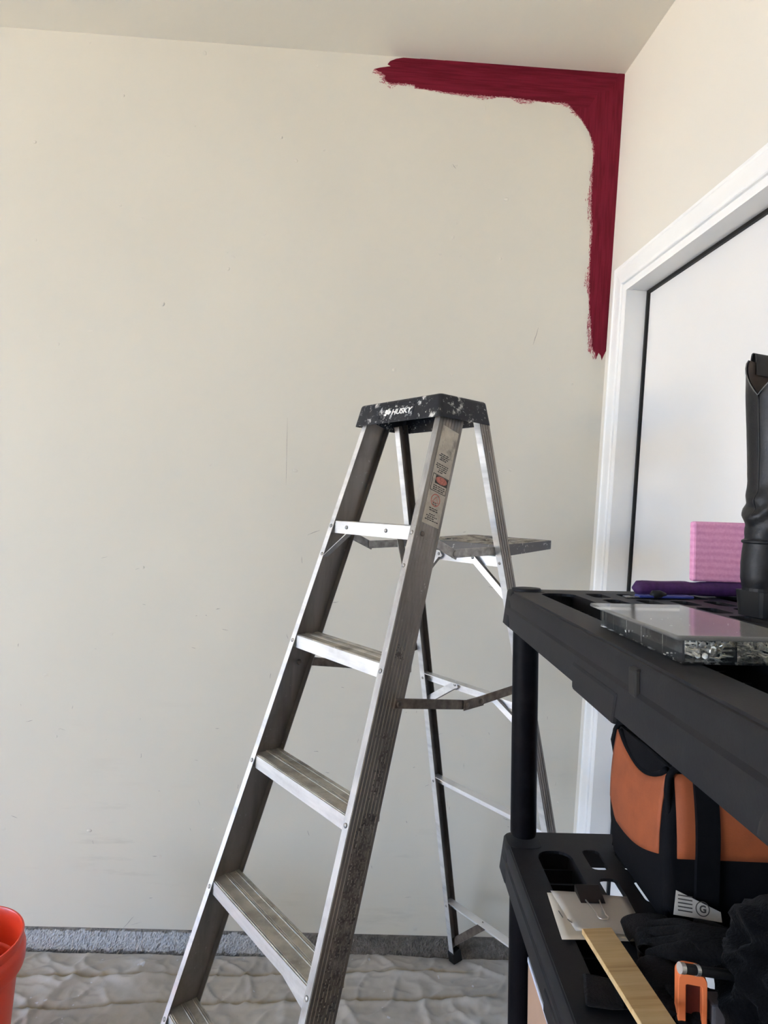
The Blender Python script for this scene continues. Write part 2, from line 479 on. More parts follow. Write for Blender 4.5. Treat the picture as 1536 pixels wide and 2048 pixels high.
# ------------------------------------------------------------------ wet paint cut in along the corner
def pix_to_wall(u, v):
    d = right * ((u - 768) / F_PX) + down * ((v - 1024) / F_PX) + fwd
    t = (WD - WN.dot(CAM)) / WN.dot(d)
    p = CAM + d * t
    return ((p - WN * WD).dot(WT), p.z)
def make_paint():
    px = [(748, 138.5), (759, 135.5), (770, 134), (781, 132.6), (775, 129), (780, 122.5), (792, 117.8), (806, 115.5), (850, 118.3), (900, 121.5), (960, 125.5), (1020, 130),
          (1080, 134.2), (1150, 139.6), (1210, 144.5), (1235, 147), (1249, 147.6), (1251, 153), (1249.5, 200), (1247, 260), (1243.5, 330), (1238.5, 420), (1232.5, 500), (1225, 590), (1220, 650), (1216, 685),
          (1213, 700), (1207, 712), (1203, 721), (1201, 711), (1197, 706), (1194, 713), (1191.5, 719), (1190, 706), (1184, 698), (1182.5, 680), (1181, 650), (1178, 610), (1178, 560), (1180.5, 500), (1184, 460),
          (1182, 400), (1184.5, 340), (1187.5, 305), (1187, 290), (1178, 265), (1165, 243), (1150, 225), (1140, 213), (1131, 206.5), (1110, 205.5), (1090, 204.5), (1060, 201), (1020, 195.5), (980, 193),
          (930, 190), (905, 187), (880, 183), (850, 178.5), (832, 176), (827, 170), (802, 167.5), (782, 167.5), (773, 163.5), (768, 158), (770, 152), (764, 147), (755, 142)]
    soft = [False] * len(px)
    for i in range(33, len(px)): soft[i] = True
    P = np.array([pix_to_wall(*p) for p in px])
    c = .0010
    x0, z0 = P.min(0) - .03; x1, z1 = P.max(0) + .004
    xs = np.arange(x0, x1, c); zs = np.arange(z0, z1, c)
    # keep the L shaped band only
    X, Z = np.meshgrid(xs, zs)
    x_in, z_in = pix_to_wall(1128, 215)
    keep = (X > x_in - .02) | (Z > z_in - .02)
    X = X[keep]; Z = Z[keep]
    inside = np.zeros(len(X), bool); dist = np.full(len(X), 9.0); sft = np.zeros(len(X), bool)
    n = len(P)
    for i in range(n):
        a = P[i]; b = P[(i + 1) % n]
        cond = ((a[1] > Z) != (b[1] > Z))
        with np.errstate(divide='ignore', invalid='ignore'):
            xi = (b[0] - a[0]) * (Z - a[1]) / (b[1] - a[1]) + a[0]
        inside ^= cond & (X < xi)
        ab = b - a; L2 = ab @ ab
        t = np.clip(((X - a[0]) * ab[0] + (Z - a[1]) * ab[1]) / L2, 0, 1)
        dd = np.hypot(X - a[0] - t * ab[0], Z - a[1] - t * ab[1])
        m = dd < dist; dist[m] = dd[m]; sft[m] = soft[i] or soft[(i + 1) % n]
    sd = np.where(inside, dist, -dist)
    # keep only cells that could carry paint
    pot = sd > -.022
    X, Z, sd, sft = X[pot], Z[pot], sd[pot], sft[pot]
    rng = np.random.RandomState(3)
    def vnoise(x, y, seed):
        r = np.random.RandomState(seed); G = r.rand(512, 512)
        xi = np.floor(x).astype(int); yi = np.floor(y).astype(int); fx_ = x - xi; fy_ = y - yi
        fx_ = fx_ * fx_ * (3 - 2 * fx_); fy_ = fy_ * fy_ * (3 - 2 * fy_)
        g = lambda i, j: G[i % 512, j % 512]
        return (g(xi, yi) * (1 - fx_) + g(xi + 1, yi) * fx_) * (1 - fy_) + (g(xi, yi + 1) * (1 - fx_) + g(xi + 1, yi + 1) * fx_) * fy_
    horiz = ((P[:, 1].max() - Z) < (P[:, 0].max() - X) * .9 + .012 * np.sin(X * 90))
    along = np.where(horiz, X, Z); across = np.where(horiz, Z, X)
    n1 = vnoise(along / .012, across / .0015, 1); n2 = vnoise(along / .07, across / .05, 2); n3 = vnoise(along / .004, across / .0017, 5)
    n4 = vnoise(along / .05, across / .0030, 8); n5 = vnoise(along / .10, across / .010, 9)
    reach = .003 + .019 * np.clip((n2 - .25) * 1.8, 0, 1)
    solid = np.where(sft, sd > .0045 * (n3 - .35), inside_ok(sd))
    speck = sft & ~solid & (sd > -reach * (.35 + .65 * n4)) & (n3 * .6 + n1 * .4 > .60)
    halo = sft & ~solid & ~speck & (sd > -reach * (.15 + .6 * n4)) & (n1 * .5 + n3 * .5 > .40)
    solid = solid | speck
    ok = solid | halo
    X, Z = X[ok], Z[ok]; thin = np.where(halo[ok], .45 + .45 * n1[ok], np.where(speck[ok], .12, 0.0))
    thin = np.maximum(thin, np.where(sft[ok] & (sd[ok] < .006) & (n3[ok] > .62) & (sd[ok] < .003), .5, 0))
    streak_light = np.clip(n4[ok] * .55 + n5[ok] * .45 + (~horiz[ok]) * .10, 0, 1)  # brush streaks, plus the stronger light on the downstroke painted in
    N = len(X); h = c / 2 * 1.002
    base = np.array(WN * (WD - .0007)); wt = np.array(WT)
    quads = np.zeros((N, 4, 3))
    for k, (dx, dz) in enumerate(((-h, -h), (h, -h), (h, h), (-h, h))):
        quads[:, k, :] = base + np.outer(X + dx, wt); quads[:, k, 2] += Z + dz
    me = bpy.data.meshes.new('paint_stroke')
    me.vertices.add(N * 4); me.vertices.foreach_set('co', quads.reshape(-1))
    me.loops.add(N * 4); me.loops.foreach_set('vertex_index', np.arange(N * 4, dtype=np.int32))
    me.polygons.add(N); me.polygons.foreach_set('loop_start', np.arange(N, dtype=np.int32) * 4)
    me.polygons.foreach_set('loop_total', np.full(N, 4, np.int32))
    me.update(calc_edges=True)
    for nm, v in (('thin', thin), ('streak_light', streak_light)):
        a = me.attributes.new(nm, 'FLOAT', 'FACE'); a.data.foreach_set('value', v.astype(np.float32))
    me.materials.append(M_paint)
    o = bpy.data.objects.new('paint_stroke', me); link(o, wb)
    o['label'] = 'burgundy paint brushed in along the ceiling and down the corner'
def inside_ok(sd): return sd > 0
make_paint()

# nail pops, drips and scuffs on the wall paint: small raised or rubbed spots
M_scuff = simple('grey_scuff', (.36, .34, .32), .8, nscale=200, amt=.3)
def make_marks():
    rg = random.Random(21)
    pops = MB()
    spots = [(410, 106), (635, 132), (905, 332), (913, 331), (563, 275), (648, 300), (436, 495), (455, 505), (530, 470), (863, 432), (915, 446), (880, 508), (1110, 250), (390, 252), (180, 85)]
    spots += [(rg.uniform(40, 1150), rg.uniform(130, 1780)) for _ in range(60)]
    for u, v in spots:
        s0, z0 = pix_to_wall(u, v)
        R = rg.uniform(.002, .0065); hgt = R * rg.uniform(.10, .28); el = rg.uniform(.6, 1.6); an = rg.uniform(0, 3.1)
        rings_ = []
        for rr, h in ((1, -.0003), (.82, hgt * .45), (.5, hgt * .85), (.2, hgt)):
            rings_.append([BW(s0 + R * rr * (math.cos(t) * math.cos(an) * el - math.sin(t) * math.sin(an)), z0 + R * rr * (math.cos(t) * math.sin(an) * el + math.sin(t) * math.cos(an)), h) for t in [2 * math.pi * k / 10 for k in range(10)]])
        pops.loft(rings_)
    pops.build('nail_pops', M_wall, wb, smooth=True)['kind'] = 'stuff'
    sc = MB()
    strokes = [((575, 835), (572, 972), .0008), ((1077, 655), (1066, 690), .0012), ((268, 1832), (245, 1858), .0010), ((283, 1844), (262, 1850), .0005), ((905, 328), (912, 338), .0012), ((640, 1060), (615, 1070), .0012)]
    for _ in range(70):
        u = rg.uniform(20, 1150); v = rg.triangular(900, 1830, 1450); L = rg.uniform(3, 16); a_ = rg.choice((rg.uniform(-.4, .4), rg.uniform(1.2, 2.0)))
        strokes.append(((u, v), (u + L * math.cos(a_), v + L * math.sin(a_)), rg.uniform(.0004, .0012)))
    for p, q, w_ in strokes:
        a_, b_ = Vector(pix_to_wall(*p)), Vector(pix_to_wall(*q)); d = (b_ - a_).normalized(); n_ = Vector((-d.y, d.x))
        K = 7; A_ = []; B_ = []
        for k in range(K + 1):
            t = k / K; c = a_.lerp(b_, t) + n_ * .0012 * noise.noise(Vector((a_.x * 50, t * 4, 1)))
            ww = w_ * math.sin(math.pi * (.06 + .88 * t)) * (.6 + .5 * rg.random())
            A_.append(BW(c.x + n_.x * ww, c.y + n_.y * ww, .0004)); B_.append(BW(c.x - n_.x * ww, c.y - n_.y * ww, .0004))
        sc.loft([A_, B_], cap=False, closed=False)
    sc.build('scuff_marks', M_scuff, wb)['kind'] = 'stuff'
make_marks()

# ------------------------------------------------------------------ door in the right wall
door = bpy.data.objects.new('door_1', None); door['kind'] = 'structure'; link(door)
door['label'] = 'smooth white door recessed in a white moulded casing on the right wall'
prof = [(0, .002), (0, -.011), (.004, -.015), (.012, -.0155), (.015, -.0135), (.030, -.0145), (.062, -.0185), (.070, -.0185), (.073, -.0165), (.0765, -.0090), (.081, -.0080), (.083, -.0155), (.086, -.0170), (.104, -.0170), (.104, .002)]
CW = .104
def casing(p0, p1, dirin, m0, m1):
    """p0->p1 outer edge (y,z); dirin inward direction; m0/m1 mitre shift at the ends"""
    mb = MB(); rings = []
    for p, m in ((p0, m0), (p1, m1)):
        ring = []
        for s, d in prof:
            y = p[0] + dirin[0] * s + m[0] * s; z = p[1] + dirin[1] * s + m[1] * s
            ring.append(RW(d, y, z))
        rings.append(ring)
    mb.loft(rings)
    return mb.build('casing', M_trim, door)
yo, yi_, zo = DY1 + CW, DY0 - CW, DZ1 + CW - .004
casing((yo, 0.0), (yo, zo), (-1, 0), (0, 0), (0, -1))
casing((yo, zo), (yi_, zo), (0, -1), (-1, 0), (1, 0))
casing((yi_, 0.0), (yi_, zo), (1, 0), (0, 0), (0, -1))
JD = .060
for q in (((-.0165, DY1 - .004, DZ0), (JD + .04, DY1 + .02, DZ1 + .02)), ((-.0165, DY0 - .02, DZ0), (JD + .04, DY0 + .004, DZ1 + .02)),
          ((-.0165, DY0, DZ1 - .002), (JD + .04, DY1, DZ1 + .02))):
    MB().box(q[0], q[1], RW).build('jamb', M_trim, door)
MB().box((-.01, DY0, DZ0 - .02), (JD + .04, DY1, DZ0 + .012), RW).build('threshold', M_steel, door)
for q in (((JD - .009, DY1 - .0125, DZ0 + .01), (JD, DY1 - .004, DZ1 - .002)), ((JD - .009, DY0 + .004, DZ0 + .01), (JD, DY0 + .0125, DZ1 - .002)),
          ((JD - .009, DY0 + .0125, DZ1 - .0115), (JD, DY1 - .0125, DZ1 - .002))):
    MB().box(q[0], q[1], RW).build('weatherstrip', M_black_rubber, door)
bevel(MB().box((JD, DY0 + .005, DZ0 + .012), (JD + .04, DY1 - .005, DZ1 - .003), RW).build('door_slab', M_door, door), .001, 1)

# ------------------------------------------------------------------ canvas drop cloth
def make_cloth():
    x0, x1, y0 = -3.0, .86, -.3
    NX, NY = 640, 400
    verts = []; seam = []
    for j in range(NY + 1):
        t = j / NY
        for i in range(NX + 1):
            x = x0 + (x1 - x0) * i / NX
            ywall = (WD - WN.x * x) / WN.y
            edge = ywall - .044 + .030 * math.exp(-((x - .16) / .17) ** 2) + .014 / (1 + math.exp(-(x - .2) * 14)) + .004 * noise.noise(Vector((x * 7, 0, 0)))
            edge -= .05 * max(0, (x - .62) / .2) ** 2
            # denser rows near the wall
            y = y0 + (edge - y0) * (1 - (1 - t) ** 1.5)
            p = Vector((x, y, 0))
            z = .008 * abs(noise.noise(Vector((x * 3.1, y * 3.6, 1)))) + .006 * noise.noise(Vector((x * 7, y * 8, 4)))
            wx = x + .05 * noise.noise(Vector((x * 4, y * 4, 31))); wy = y + .05 * noise.noise(Vector((x * 4, y * 4, 41)))
            r1 = 1 - abs(noise.noise(Vector((wx * 6.2 + wy * 3.2, wy * 4.6 - wx, 7)))) * 5.5
            r2 = 1 - abs(noise.noise(Vector((wx * 9.5 - wy * 5, wy * 8.5 + wx * 2.5, 17)))) * 5.5
            r3 = 1 - abs(noise.noise(Vector((wx * 19 + wy * 7, wy * 17 - wx * 6, 27)))) * 4.5
            z += .007 * max(0, r1) ** 1.5 + .0055 * max(0, r2) ** 1.5 + .0022 * max(0, r3) + .0015 * noise.noise(Vector((x * 34, y * 34, 2)))
            sv = 0
            for sy, fade in ((2.043, .50), (1.925, .56), (1.66, 9), (1.28, 9)):
                yy = sy + .006 * noise.noise(Vector((x * 3, sy * 9, 0)))
                dy = y - yy
                f = 1 if x < fade else max(0, 1 - (x - fade) / .06)
                z += f * (.006 * math.exp(-((dy + .010) / .010) ** 2) - .004 * math.exp(-((dy - .004) / .006) ** 2))
                sv = max(sv, f * math.exp(-((dy - .003) / .0100) ** 2))
            near = min(1.0, (edge - y) / .03)
            z = .006 + z * (.35 + .65 * max(0, near))
            # keep it flat under the ladder feet
            for fxx, fyy in FEET:
                dd = math.hypot(x - fxx, y - fyy)
                k = 1 - math.exp(-(dd / .05) ** 2)
                z = .0015 + (z - .0015) * k
            dd = math.hypot(x + .868, y - 1.687)
            z = .0015 + (z - .0015) * (1 / (1 + math.exp(-(dd - .165) / .012)))
            verts.append((x, y, max(z, .001))); seam.append(sv)
    W = NX + 1
    faces = [(j * W + i, j * W + i + 1, (j + 1) * W + i + 1, (j + 1) * W + i) for j in range(NY) for i in range(NX)]
    o = mesh_obj('drop_cloth', verts, faces, M_canvas, smooth=True)
    a = o.data.attributes.new('seam', 'FLOAT', 'POINT'); a.data.foreach_set('value', seam)
    m = o.modifiers.new('thickness', 'SOLIDIFY'); m.thickness = .001; m.offset = -1
    tag(o, 'wrinkled off-white canvas drop cloth with stained fold lines spread over the floor', 'drop cloth')

# ------------------------------------------------------------------ the step ladder
LO = Vector((.1773, 1.5788, 0)); PHI = -.9771
AX = Vector((math.cos(PHI), math.sin(PHI), 0)); AY = Vector((-math.sin(PHI), math.cos(PHI), 0)); AZ = Vector((0, 0, 1))
AL, BE, W0, KF, D0, WR, KR, STP = .2888, .2499, .1271, .0665, .1156, .1476, .0577, .3048
ZT = 6 * STP * math.cos(AL)
def LL(x, y, z): return LO + AX * x + AY * y + AZ * z
def fr(t, x, n=0.0):        # front frame: t down the rail, x sideways, n behind the front plane
    return LL(x, -t * math.sin(AL) + n * math.cos(AL), ZT - t * math.cos(AL) - n * math.sin(AL))
def rr_(t, x, n=0.0):       # rear frame
    return LL(x, D0 + t * math.sin(BE) + n * math.cos(BE), ZT - t * math.cos(BE) + n * math.sin(BE))
TF = ZT / math.cos(AL); TR = ZT / math.cos(BE)
def make_feet():
    a = []
    for s in (-1, 1):
        p = fr(TF, s * (W0 + KF * TF + .01), .03); a.append((p.x, p.y))
        p = rr_(TR, s * (WR + KR * TR), 0); a.append((p.x, p.y))
    return a
FEET = make_feet()
make_cloth()

ladder = thing('step_ladder', 'paint-spattered aluminium step ladder with a black top cap, standing open on the drop cloth', 'ladder', (LO.x, LO.y, 0))

def rail(name, fn, sgn, lip0, k, t0, t1, flange, n0, n1, mat, nrib, foot):
    """C channel: web outside, two flanges turned inwards"""
    T = .0018
    xo = flange           # web outer face is `flange` outside the lip line
    prof2 = []            # (x outward from lip, n)
    prof2.append((0, n0)); prof2.append((xo, n0))
    # ribbed outer web
    step = (n1 - n0) / nrib
    for i in range(nrib):
        a = n0 + step * i
        prof2 += [(xo + .0011, a + step * .12), (xo + .0011, a + step * .72), (xo, a + step * .80), (xo, a + step * .98)]
    prof2 += [(xo, n1), (0, n1), (0, n1 - T), (xo - T, n1 - T), (xo - T, n0 + T), (0, n0 + T)]
    rings = []
    for t in np.linspace(t0, t1, 14):
        w = lip0 + k * t
        rings.append([fn(t, sgn * (w + x), n) for x, n in prof2])
    o = MB().loft(rings).build(name, mat, ladder)
    # foot
    w = lip0 + k * t1
    m = MB()
    zz = lambda t, x, n: fn(t, sgn * (w + x), n)
    pts = [zz(t1 - .035, a, b) for a, b in ((-.002, n0 - .003), (xo + .004, n0 - .003), (xo + .004, n1 + .003), (-.002, n1 + .003))]
    low = []
    for p in pts:
        d = (fn(t1, sgn * w, 0) - fn(t1 - .035, sgn * w, 0)).normalized()
        low.append(p + d * ((p.z - .0035) / -d.z))
    m.hexa(low + pts)
    bevel(m.build('rubber_foot', M_black_rubber, ladder), .002, 1)
    return o
for s in (-1, 1):
    rail('front_rail', fr, s, W0, KF, -.0 + .018, TF - .012, .0185, 0.0, .075, M_alu_d, 8, True)
    rail('rear_rail', rr_, s, WR - .011, KR, -.0 + .022, TR - .012, .020, -.016, .017, M_alu_d, 4, True)
# flanges are the same rails; thin paler skins paint in the light their faces catch
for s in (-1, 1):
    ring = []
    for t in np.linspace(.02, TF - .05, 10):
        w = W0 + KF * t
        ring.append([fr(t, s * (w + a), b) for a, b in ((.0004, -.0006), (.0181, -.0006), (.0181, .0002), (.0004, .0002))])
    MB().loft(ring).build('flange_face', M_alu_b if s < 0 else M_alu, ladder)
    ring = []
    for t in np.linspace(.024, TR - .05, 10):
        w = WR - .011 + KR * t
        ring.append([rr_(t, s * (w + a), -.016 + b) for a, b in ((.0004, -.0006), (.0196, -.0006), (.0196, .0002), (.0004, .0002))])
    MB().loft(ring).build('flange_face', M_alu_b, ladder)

# steps
for i in range(1, 6):
    t = i * STP
    w = W0 + KF * t + .016
    zt = ZT - t * math.cos(AL); yf = -t * math.sin(AL) + .0025
    D = .0745
    # tread profile (y from the front, z from the top), ribbed
    top = [(0, -.001)]
    for g0 in (.002, .034, .062):
        for kk in range(3 if g0 > .01 else 2):
            a = g0 + kk * .0042
            top += [(a, -.0012), (a + .0007, .0006), (a + .0022, .0006), (a + .0029, -.0012)]
    top += [(D, -.001)]
    under = [(D, -.024), (D - .008, -.024), (D - .008, -.022), (D - .002, -.022), (D - .002, -.0035), (.002, -.0035), (.002, -.029), (.010, -.029), (.010, -.031), (0, -.031)]
    pr = [(y - .0, z) for y, z in top] + under
    rings = []
    for x in (-w, w):
        # the step follows the lean of the rails by staying horizontal
        rings.append([LL(x, yf + y, zt + z) for y, z in pr])
    st = MB().loft(rings).build('step', M_tread, ladder)
    # bright riser face
    MB().hexa([LL(-w, yf - .0008, zt - .0312), LL(w, yf - .0008, zt - .0312), LL(w, yf + .0001, zt - .0312), LL(-w, yf + .0001, zt - .0312),
               LL(-w, yf - .0008, zt - .0006), LL(w, yf - .0008, zt - .0006), LL(w, yf + .0001, zt - .0006), LL(-w, yf + .0001, zt - .0006)]).build('riser_face', M_alu_b, st)
    for s in (-1, 1):
        rivet('rivet', fr(t + .014, s * (W0 + KF * t + .0095), -.0006), fr(0, 0, -1) - fr(0, 0, 0), .0052, M_steel, ladder)
    # the braces under the top and the fourth step, and the end gusset
    if i in (1, 5):
        for s in (-1, 1):
            a = LL(s * (w - .070), yf + .012, zt - .026); b = fr(t + .095, s * (W0 + KF * (t + .095) + .003), .008)
            wdt = AY * .009
            mb = MB().hexa([a - wdt, a + wdt, a + wdt + AZ * .003, a - wdt + AZ * .003, b - wdt, b + wdt, b + wdt + AX * s * .003, b - wdt + AX * s * .003])
            mb.build('step_brace', M_alu, ladder)
            rivet('rivet', fr(t + .09, s * (W0 + KF * t + .013), -.0006), fr(0, 0, -1) - fr(0, 0, 0), .0048, M_steel, ladder)
    if i == 1:
        for xx in (-.096, .060):
            rivet('bolt', LL(xx, yf - .0008, zt - .015), -AY, .0050, M_steel, ladder, .004)
        rivet('bolt', fr(t + .01, W0 + KF * t + .0196, .022), AX, .0060, M_rust, ladder, .004)
    if i == 4:
        a = w - .004
        MB().hexa([LL(a - .105, yf - .0010, zt - .030), LL(a, yf - .0010, zt - .058), LL(a, yf + .002, zt - .058), LL(a - .105, yf + .002, zt - .030),
                   LL(a - .112, yf - .0010, zt - .004), LL(a, yf - .0010, zt - .004), LL(a, yf + .002, zt - .004), LL(a - .112, yf + .002, zt - .004)]).build('end_gusset', M_alu_b, ladder)

# top cap
capv = []
def cap_ring(hx, y0, y1, z, r):
    return [LL(px_, py_, z) for px_, py_ in rrect(-hx, y0, hx, y1, r, 5)]
rings = [cap_ring(.1640, -.0290, .147, 1.7125, .012), cap_ring(.1635, -.0285, .1465, 1.7165, .012), cap_ring(.1545, -.0205, .1400, 1.7610, .012), cap_ring(.1530, -.0185, .1385, 1.7655, .011), cap_ring(.1495, -.0150, .1350, 1.7680, .008)]
cap = MB()
cap.loft(rings, cap=False)
n = len(rings[0])
cap.f.append(tuple((len(rings) - 1) * n + j for j in range(n)))
inner = [cap_ring(.1605, -.0255, .1435, 1.7125, .010), cap_ring(.1510, -.0170, .1365, 1.7600, .010)]
b0 = len(cap.v); cap.v += [tuple(p) for p in inner[0] + inner[1]]
for j in range(n):
    k = (j + 1) % n
    cap.f.append((j, k, b0 + k, b0 + j)); cap.f.append((b0 + j, b0 + k, b0 + n + k, b0 + n + j))
cap.f.append(tuple(b0 + n + j for j in reversed(range(n))))
cap_o = smooth_by_angle(cap.build('top_cap', M_cap, ladder), 40)
# raised badge with its lettering on the front face of the cap
def capf(x, z, d=0.0):
    yy = -.0205 - (.0285 - .0205) * (1.7610 - z) / (1.7610 - 1.7165)
    return LL(x, yy - d, z)
bx0, bx1, bz0, bz1 = -.062, .068, 1.7225, 1.7560
fr_w = .0011
for x0_, x1_, z0_, z1_ in ((bx0, bx1, bz0, bz0 + fr_w), (bx0, bx1, bz1 - fr_w, bz1), (bx0, bx0 + fr_w, bz0, bz1), (bx1 - fr_w, bx1, bz0, bz1)):
    MB().hexa([capf(x0_, z0_, -.0005), capf(x1_, z0_, -.0005), capf(x1_, z0_, .0008), capf(x0_, z0_, .0008),
               capf(x0_, z1_, -.0005), capf(x1_, z1_, -.0005), capf(x1_, z1_, .0008), capf(x0_, z1_, .0008)]).build('badge_edge', M_cap, cap_o)
text_mesh('lettering', 'HUSKY', .0185, M_white_print, cap_o, capf(-.014, 1.7315, .0006), AX, capf(0, 1.755) - capf(0, 1.735), .0005, .22, .0006, 1.25)
# dog head emblem as a faceted outline
emb = [(-.110, .0015), (-.100, .0005), (-.097, .006), (-.091, .003), (-.083, .007), (-.082, .012), (-.088, .0135), (-.091, .020), (-.096, .016), (-.103, .0165), (-.107, .010), (-.103, .0075)]
mb = MB(); vs = []
for d in (-.0004, .0009):
    vs.append([capf(x + .066, 1.7290 + z, d) for x, z in emb])
mb.loft(vs).build('emblem', M_white_print, cap_o)

# stickers on the outer face of the right rail
def web(t, n, d=.0022):
    return fr(t, W0 + KF * t + .0185 + d, n)
def sticker(name, t0, t1, n0, n1, mat, parent, d=.0016, seg=6, th=.0004):
    rings = []
    for t in np.linspace(t0, t1, seg):
        rings.append([web(t, n0, d), web(t, n1, d), web(t, n1, d - th), web(t, n0, d - th)])
    return MB().loft(rings).build(name, mat, parent)
rng = random.Random(5)
lab = sticker('warning_label', .055, .290, .012, .066, M_label, ladder)
def bar(t, n0, n1, h, mat, d=.0019):
    sticker('print_line', t - h / 2, t + h / 2, n0, n1, mat, lab, d, 2, .0003)
def words_line(t, n0, n1, h=.0022):
    n_ = n0
    while n_ < n1 - .003:
        L_ = rng.uniform(.003, .009); bar(t, n_, min(n_ + L_, n1), h, M_ink); n_ += L_ + .0018
for t_, a_, b_ in ((.122, .024, .050), (.1265, .020, .054), (.131, .026, .050), (.1355, .024, .046), (.147, .018, .056), (.1515, .016, .058), (.156, .020, .056), (.1605, .028, .054), (.165, .026, .044)):
    words_line(t_, a_, b_)
for t_, a_, b_ in ((.2515, .024, .050), (.256, .026, .052), (.2655, .028, .046), (.270, .020, .054), (.2745, .024, .048), (.279, .018, .060)):
    words_line(t_, a_, b_)
# boxed notice with a red oval
for t0_, t1_, a_, b_ in ((.172, .1735, .015, .064), (.2105, .212, .015, .064), (.172, .212, .014, .0155), (.172, .212, .0635, .065)):
    sticker('print_box', t0_, t1_, a_, b_, M_ink, lab, .0019, 2, .0003)
sticker('print_panel', .174, .193, .024, .0635, M_ink, lab, .0018, 2, .0003)
def disc(name, tc, nc, rt, rn, mat, d):
    ring = [web(tc + rt * math.cos(a), nc + rn * math.sin(a), d) for a in [2 * math.pi * k / 24 for k in range(24)]]
    ring2 = [web(tc + rt * math.cos(a), nc + rn * math.sin(a), d - .0004) for a in [2 * math.pi * k / 24 for k in range(24)]]
    return MB().loft([ring2, ring]).build(name, mat, lab)
disc('red_oval', .1825, .0435, .0085, .0185, M_red_ink, .0021)
for t_ in (.198, .2025, .207): words_line(t_, .022, .060)
def ring_mark(tc, nc, r0, r1, mat, d=.0020):
    A = [web(tc + r1 * math.cos(a), nc + r1 * math.sin(a), d) for a in [2 * math.pi * k / 24 for k in range(24)]]
    B_ = [web(tc + r0 * math.cos(a), nc + r0 * math.sin(a), d) for a in [2 * math.pi * k / 24 for k in range(24)]]
    m = MB(); m.v = [tuple(p) for p in A + B_]; m.f = [(k, (k + 1) % 24, 24 + (k + 1) % 24, 24 + k) for k in range(24)]
    m.build('red_ring', mat, lab)
ring_mark(.231, .038, .0125, .0150, M_red_ink)
tri = [(.223, .038), (.236, .029), (.236, .047)]
for k in range(3):
    a, b = tri[k], tri[(k + 1) % 3]
    dx, dy = b[0] - a[0], b[1] - a[1]; L_ = math.hypot(dx, dy); ox, oy = -dy / L_ * .0008, dx / L_ * .0008
    m = MB(); m.v = [tuple(web(p[0] + sx_ * ox, p[1] + sx_ * oy, .0021)) for p in (a, b) for sx_ in (-1, 1)]; m.f = [(0, 1, 3, 2)]
    m.build('triangle_mark', M_red_ink, lab)
for t_ in (.238, .2415): words_line(t_, .031, .045, .0016)
# scuffed remains of peeled stickers further down
def residue(regions):
    m = MB(); c = .0030
    for t0_, t1_, a_, b_, thr in regions:
        for i in range(int((t1_ - t0_) / c)):
            for j in range(int((b_ - a_) / c)):
                t_, n_ = t0_ + i * c, a_ + j * c
                ed = min(t_ - t0_, t1_ - t_, n_ - a_, b_ - n_) / .008
                v = noise.noise(Vector((t_ * 75, n_ * 240, 3))) * .55 + noise.noise(Vector((t_ * 380, n_ * 420, 8))) * .6
                if v > thr - .25 * min(1, ed):
                    q = [web(t_ + dt, n_ + dn, .0014) for dt, dn in ((0, 0), (c, 0), (c, c), (0, c))]
                    m.add(q, [(0, 1, 2, 3)])
    m.build('sticker_residue', M_residue, ladder)['kind'] = 'stuff'
residue(((.560, .592, .020, .048, .18), (.742, .756, .016, .064, .12), (.760, .875, .034, .062, .30), (.90, .925, .030, .066, .05), (.925, 1.22, .020, .068, .16), (1.22, 1.40, .015, .066, .34)))

# rear horizontals
BARS = (1.392, 1.014, .677, .235)
for bi, zb in enumerate(BARS):
    t = (ZT - zb) / math.cos(BE); w = WR + KR * t + .004
    mb = MB()
    # angle section: top flange and back face
    pr = [(-.016, 0), (.012, 0), (.012, -.027), (.0105, -.027), (.0105, -.0015), (-.016, -.0015)]
    b = mb.loft([[LL(x, D0 + t * math.sin(BE) + y, zb + z) for y, z in pr] for x in (-w, w)]).build('rear_bar', M_alu_b, ladder)
    for s in (-1, 1):
        if bi == 2: continue
        a_in = {0: .11, 1: .125, 3: .15}[bi]; drop = {0: .105, 1: .085, 3: .155}[bi]
        pa = LL(s * (w - a_in), D0 + t * math.sin(BE) + .004, zb - .010)
        t2 = t + drop / math.cos(BE)
        pb = rr_(t2, s * (WR + KR * t2 - .004), -.004)
        d = (pb - pa).normalized(); side_ = d.cross(AY).normalized() * .011; th = AY * .002
        mb = MB().hexa([pa - side_ - d * .008, pa + side_ - d * .008, pb + side_, pb - side_, pa - side_ - d * .008 - th, pa + side_ - d * .008 - th, pb + side_ - th, pb - side_ - th])
        br = mb.build('rear_brace', M_rust if bi == 3 else M_alu_b, ladder)
        # turned edge of the brace
        lp = side_ * .98
        MB().hexa([pa + lp, pa + lp * 1.08, pb + lp * 1.08, pb + lp, pa + lp - AY * .010, pa + lp * 1.08 - AY * .010, pb + lp * 1.08 - AY * .010, pb + lp - AY * .010]).build('brace_lip', M_alu_d, br)
        rivet('rivet', pa - th, -AY, .0045, M_steel, ladder)
    for s in (-1, 1):
        rivet('rivet', rr_(t + .012, s * (WR + KR * t - .001), -.0166), rr_(0, 0, -1) - rr_(0, 0, 0), .004, M_steel, ladder)

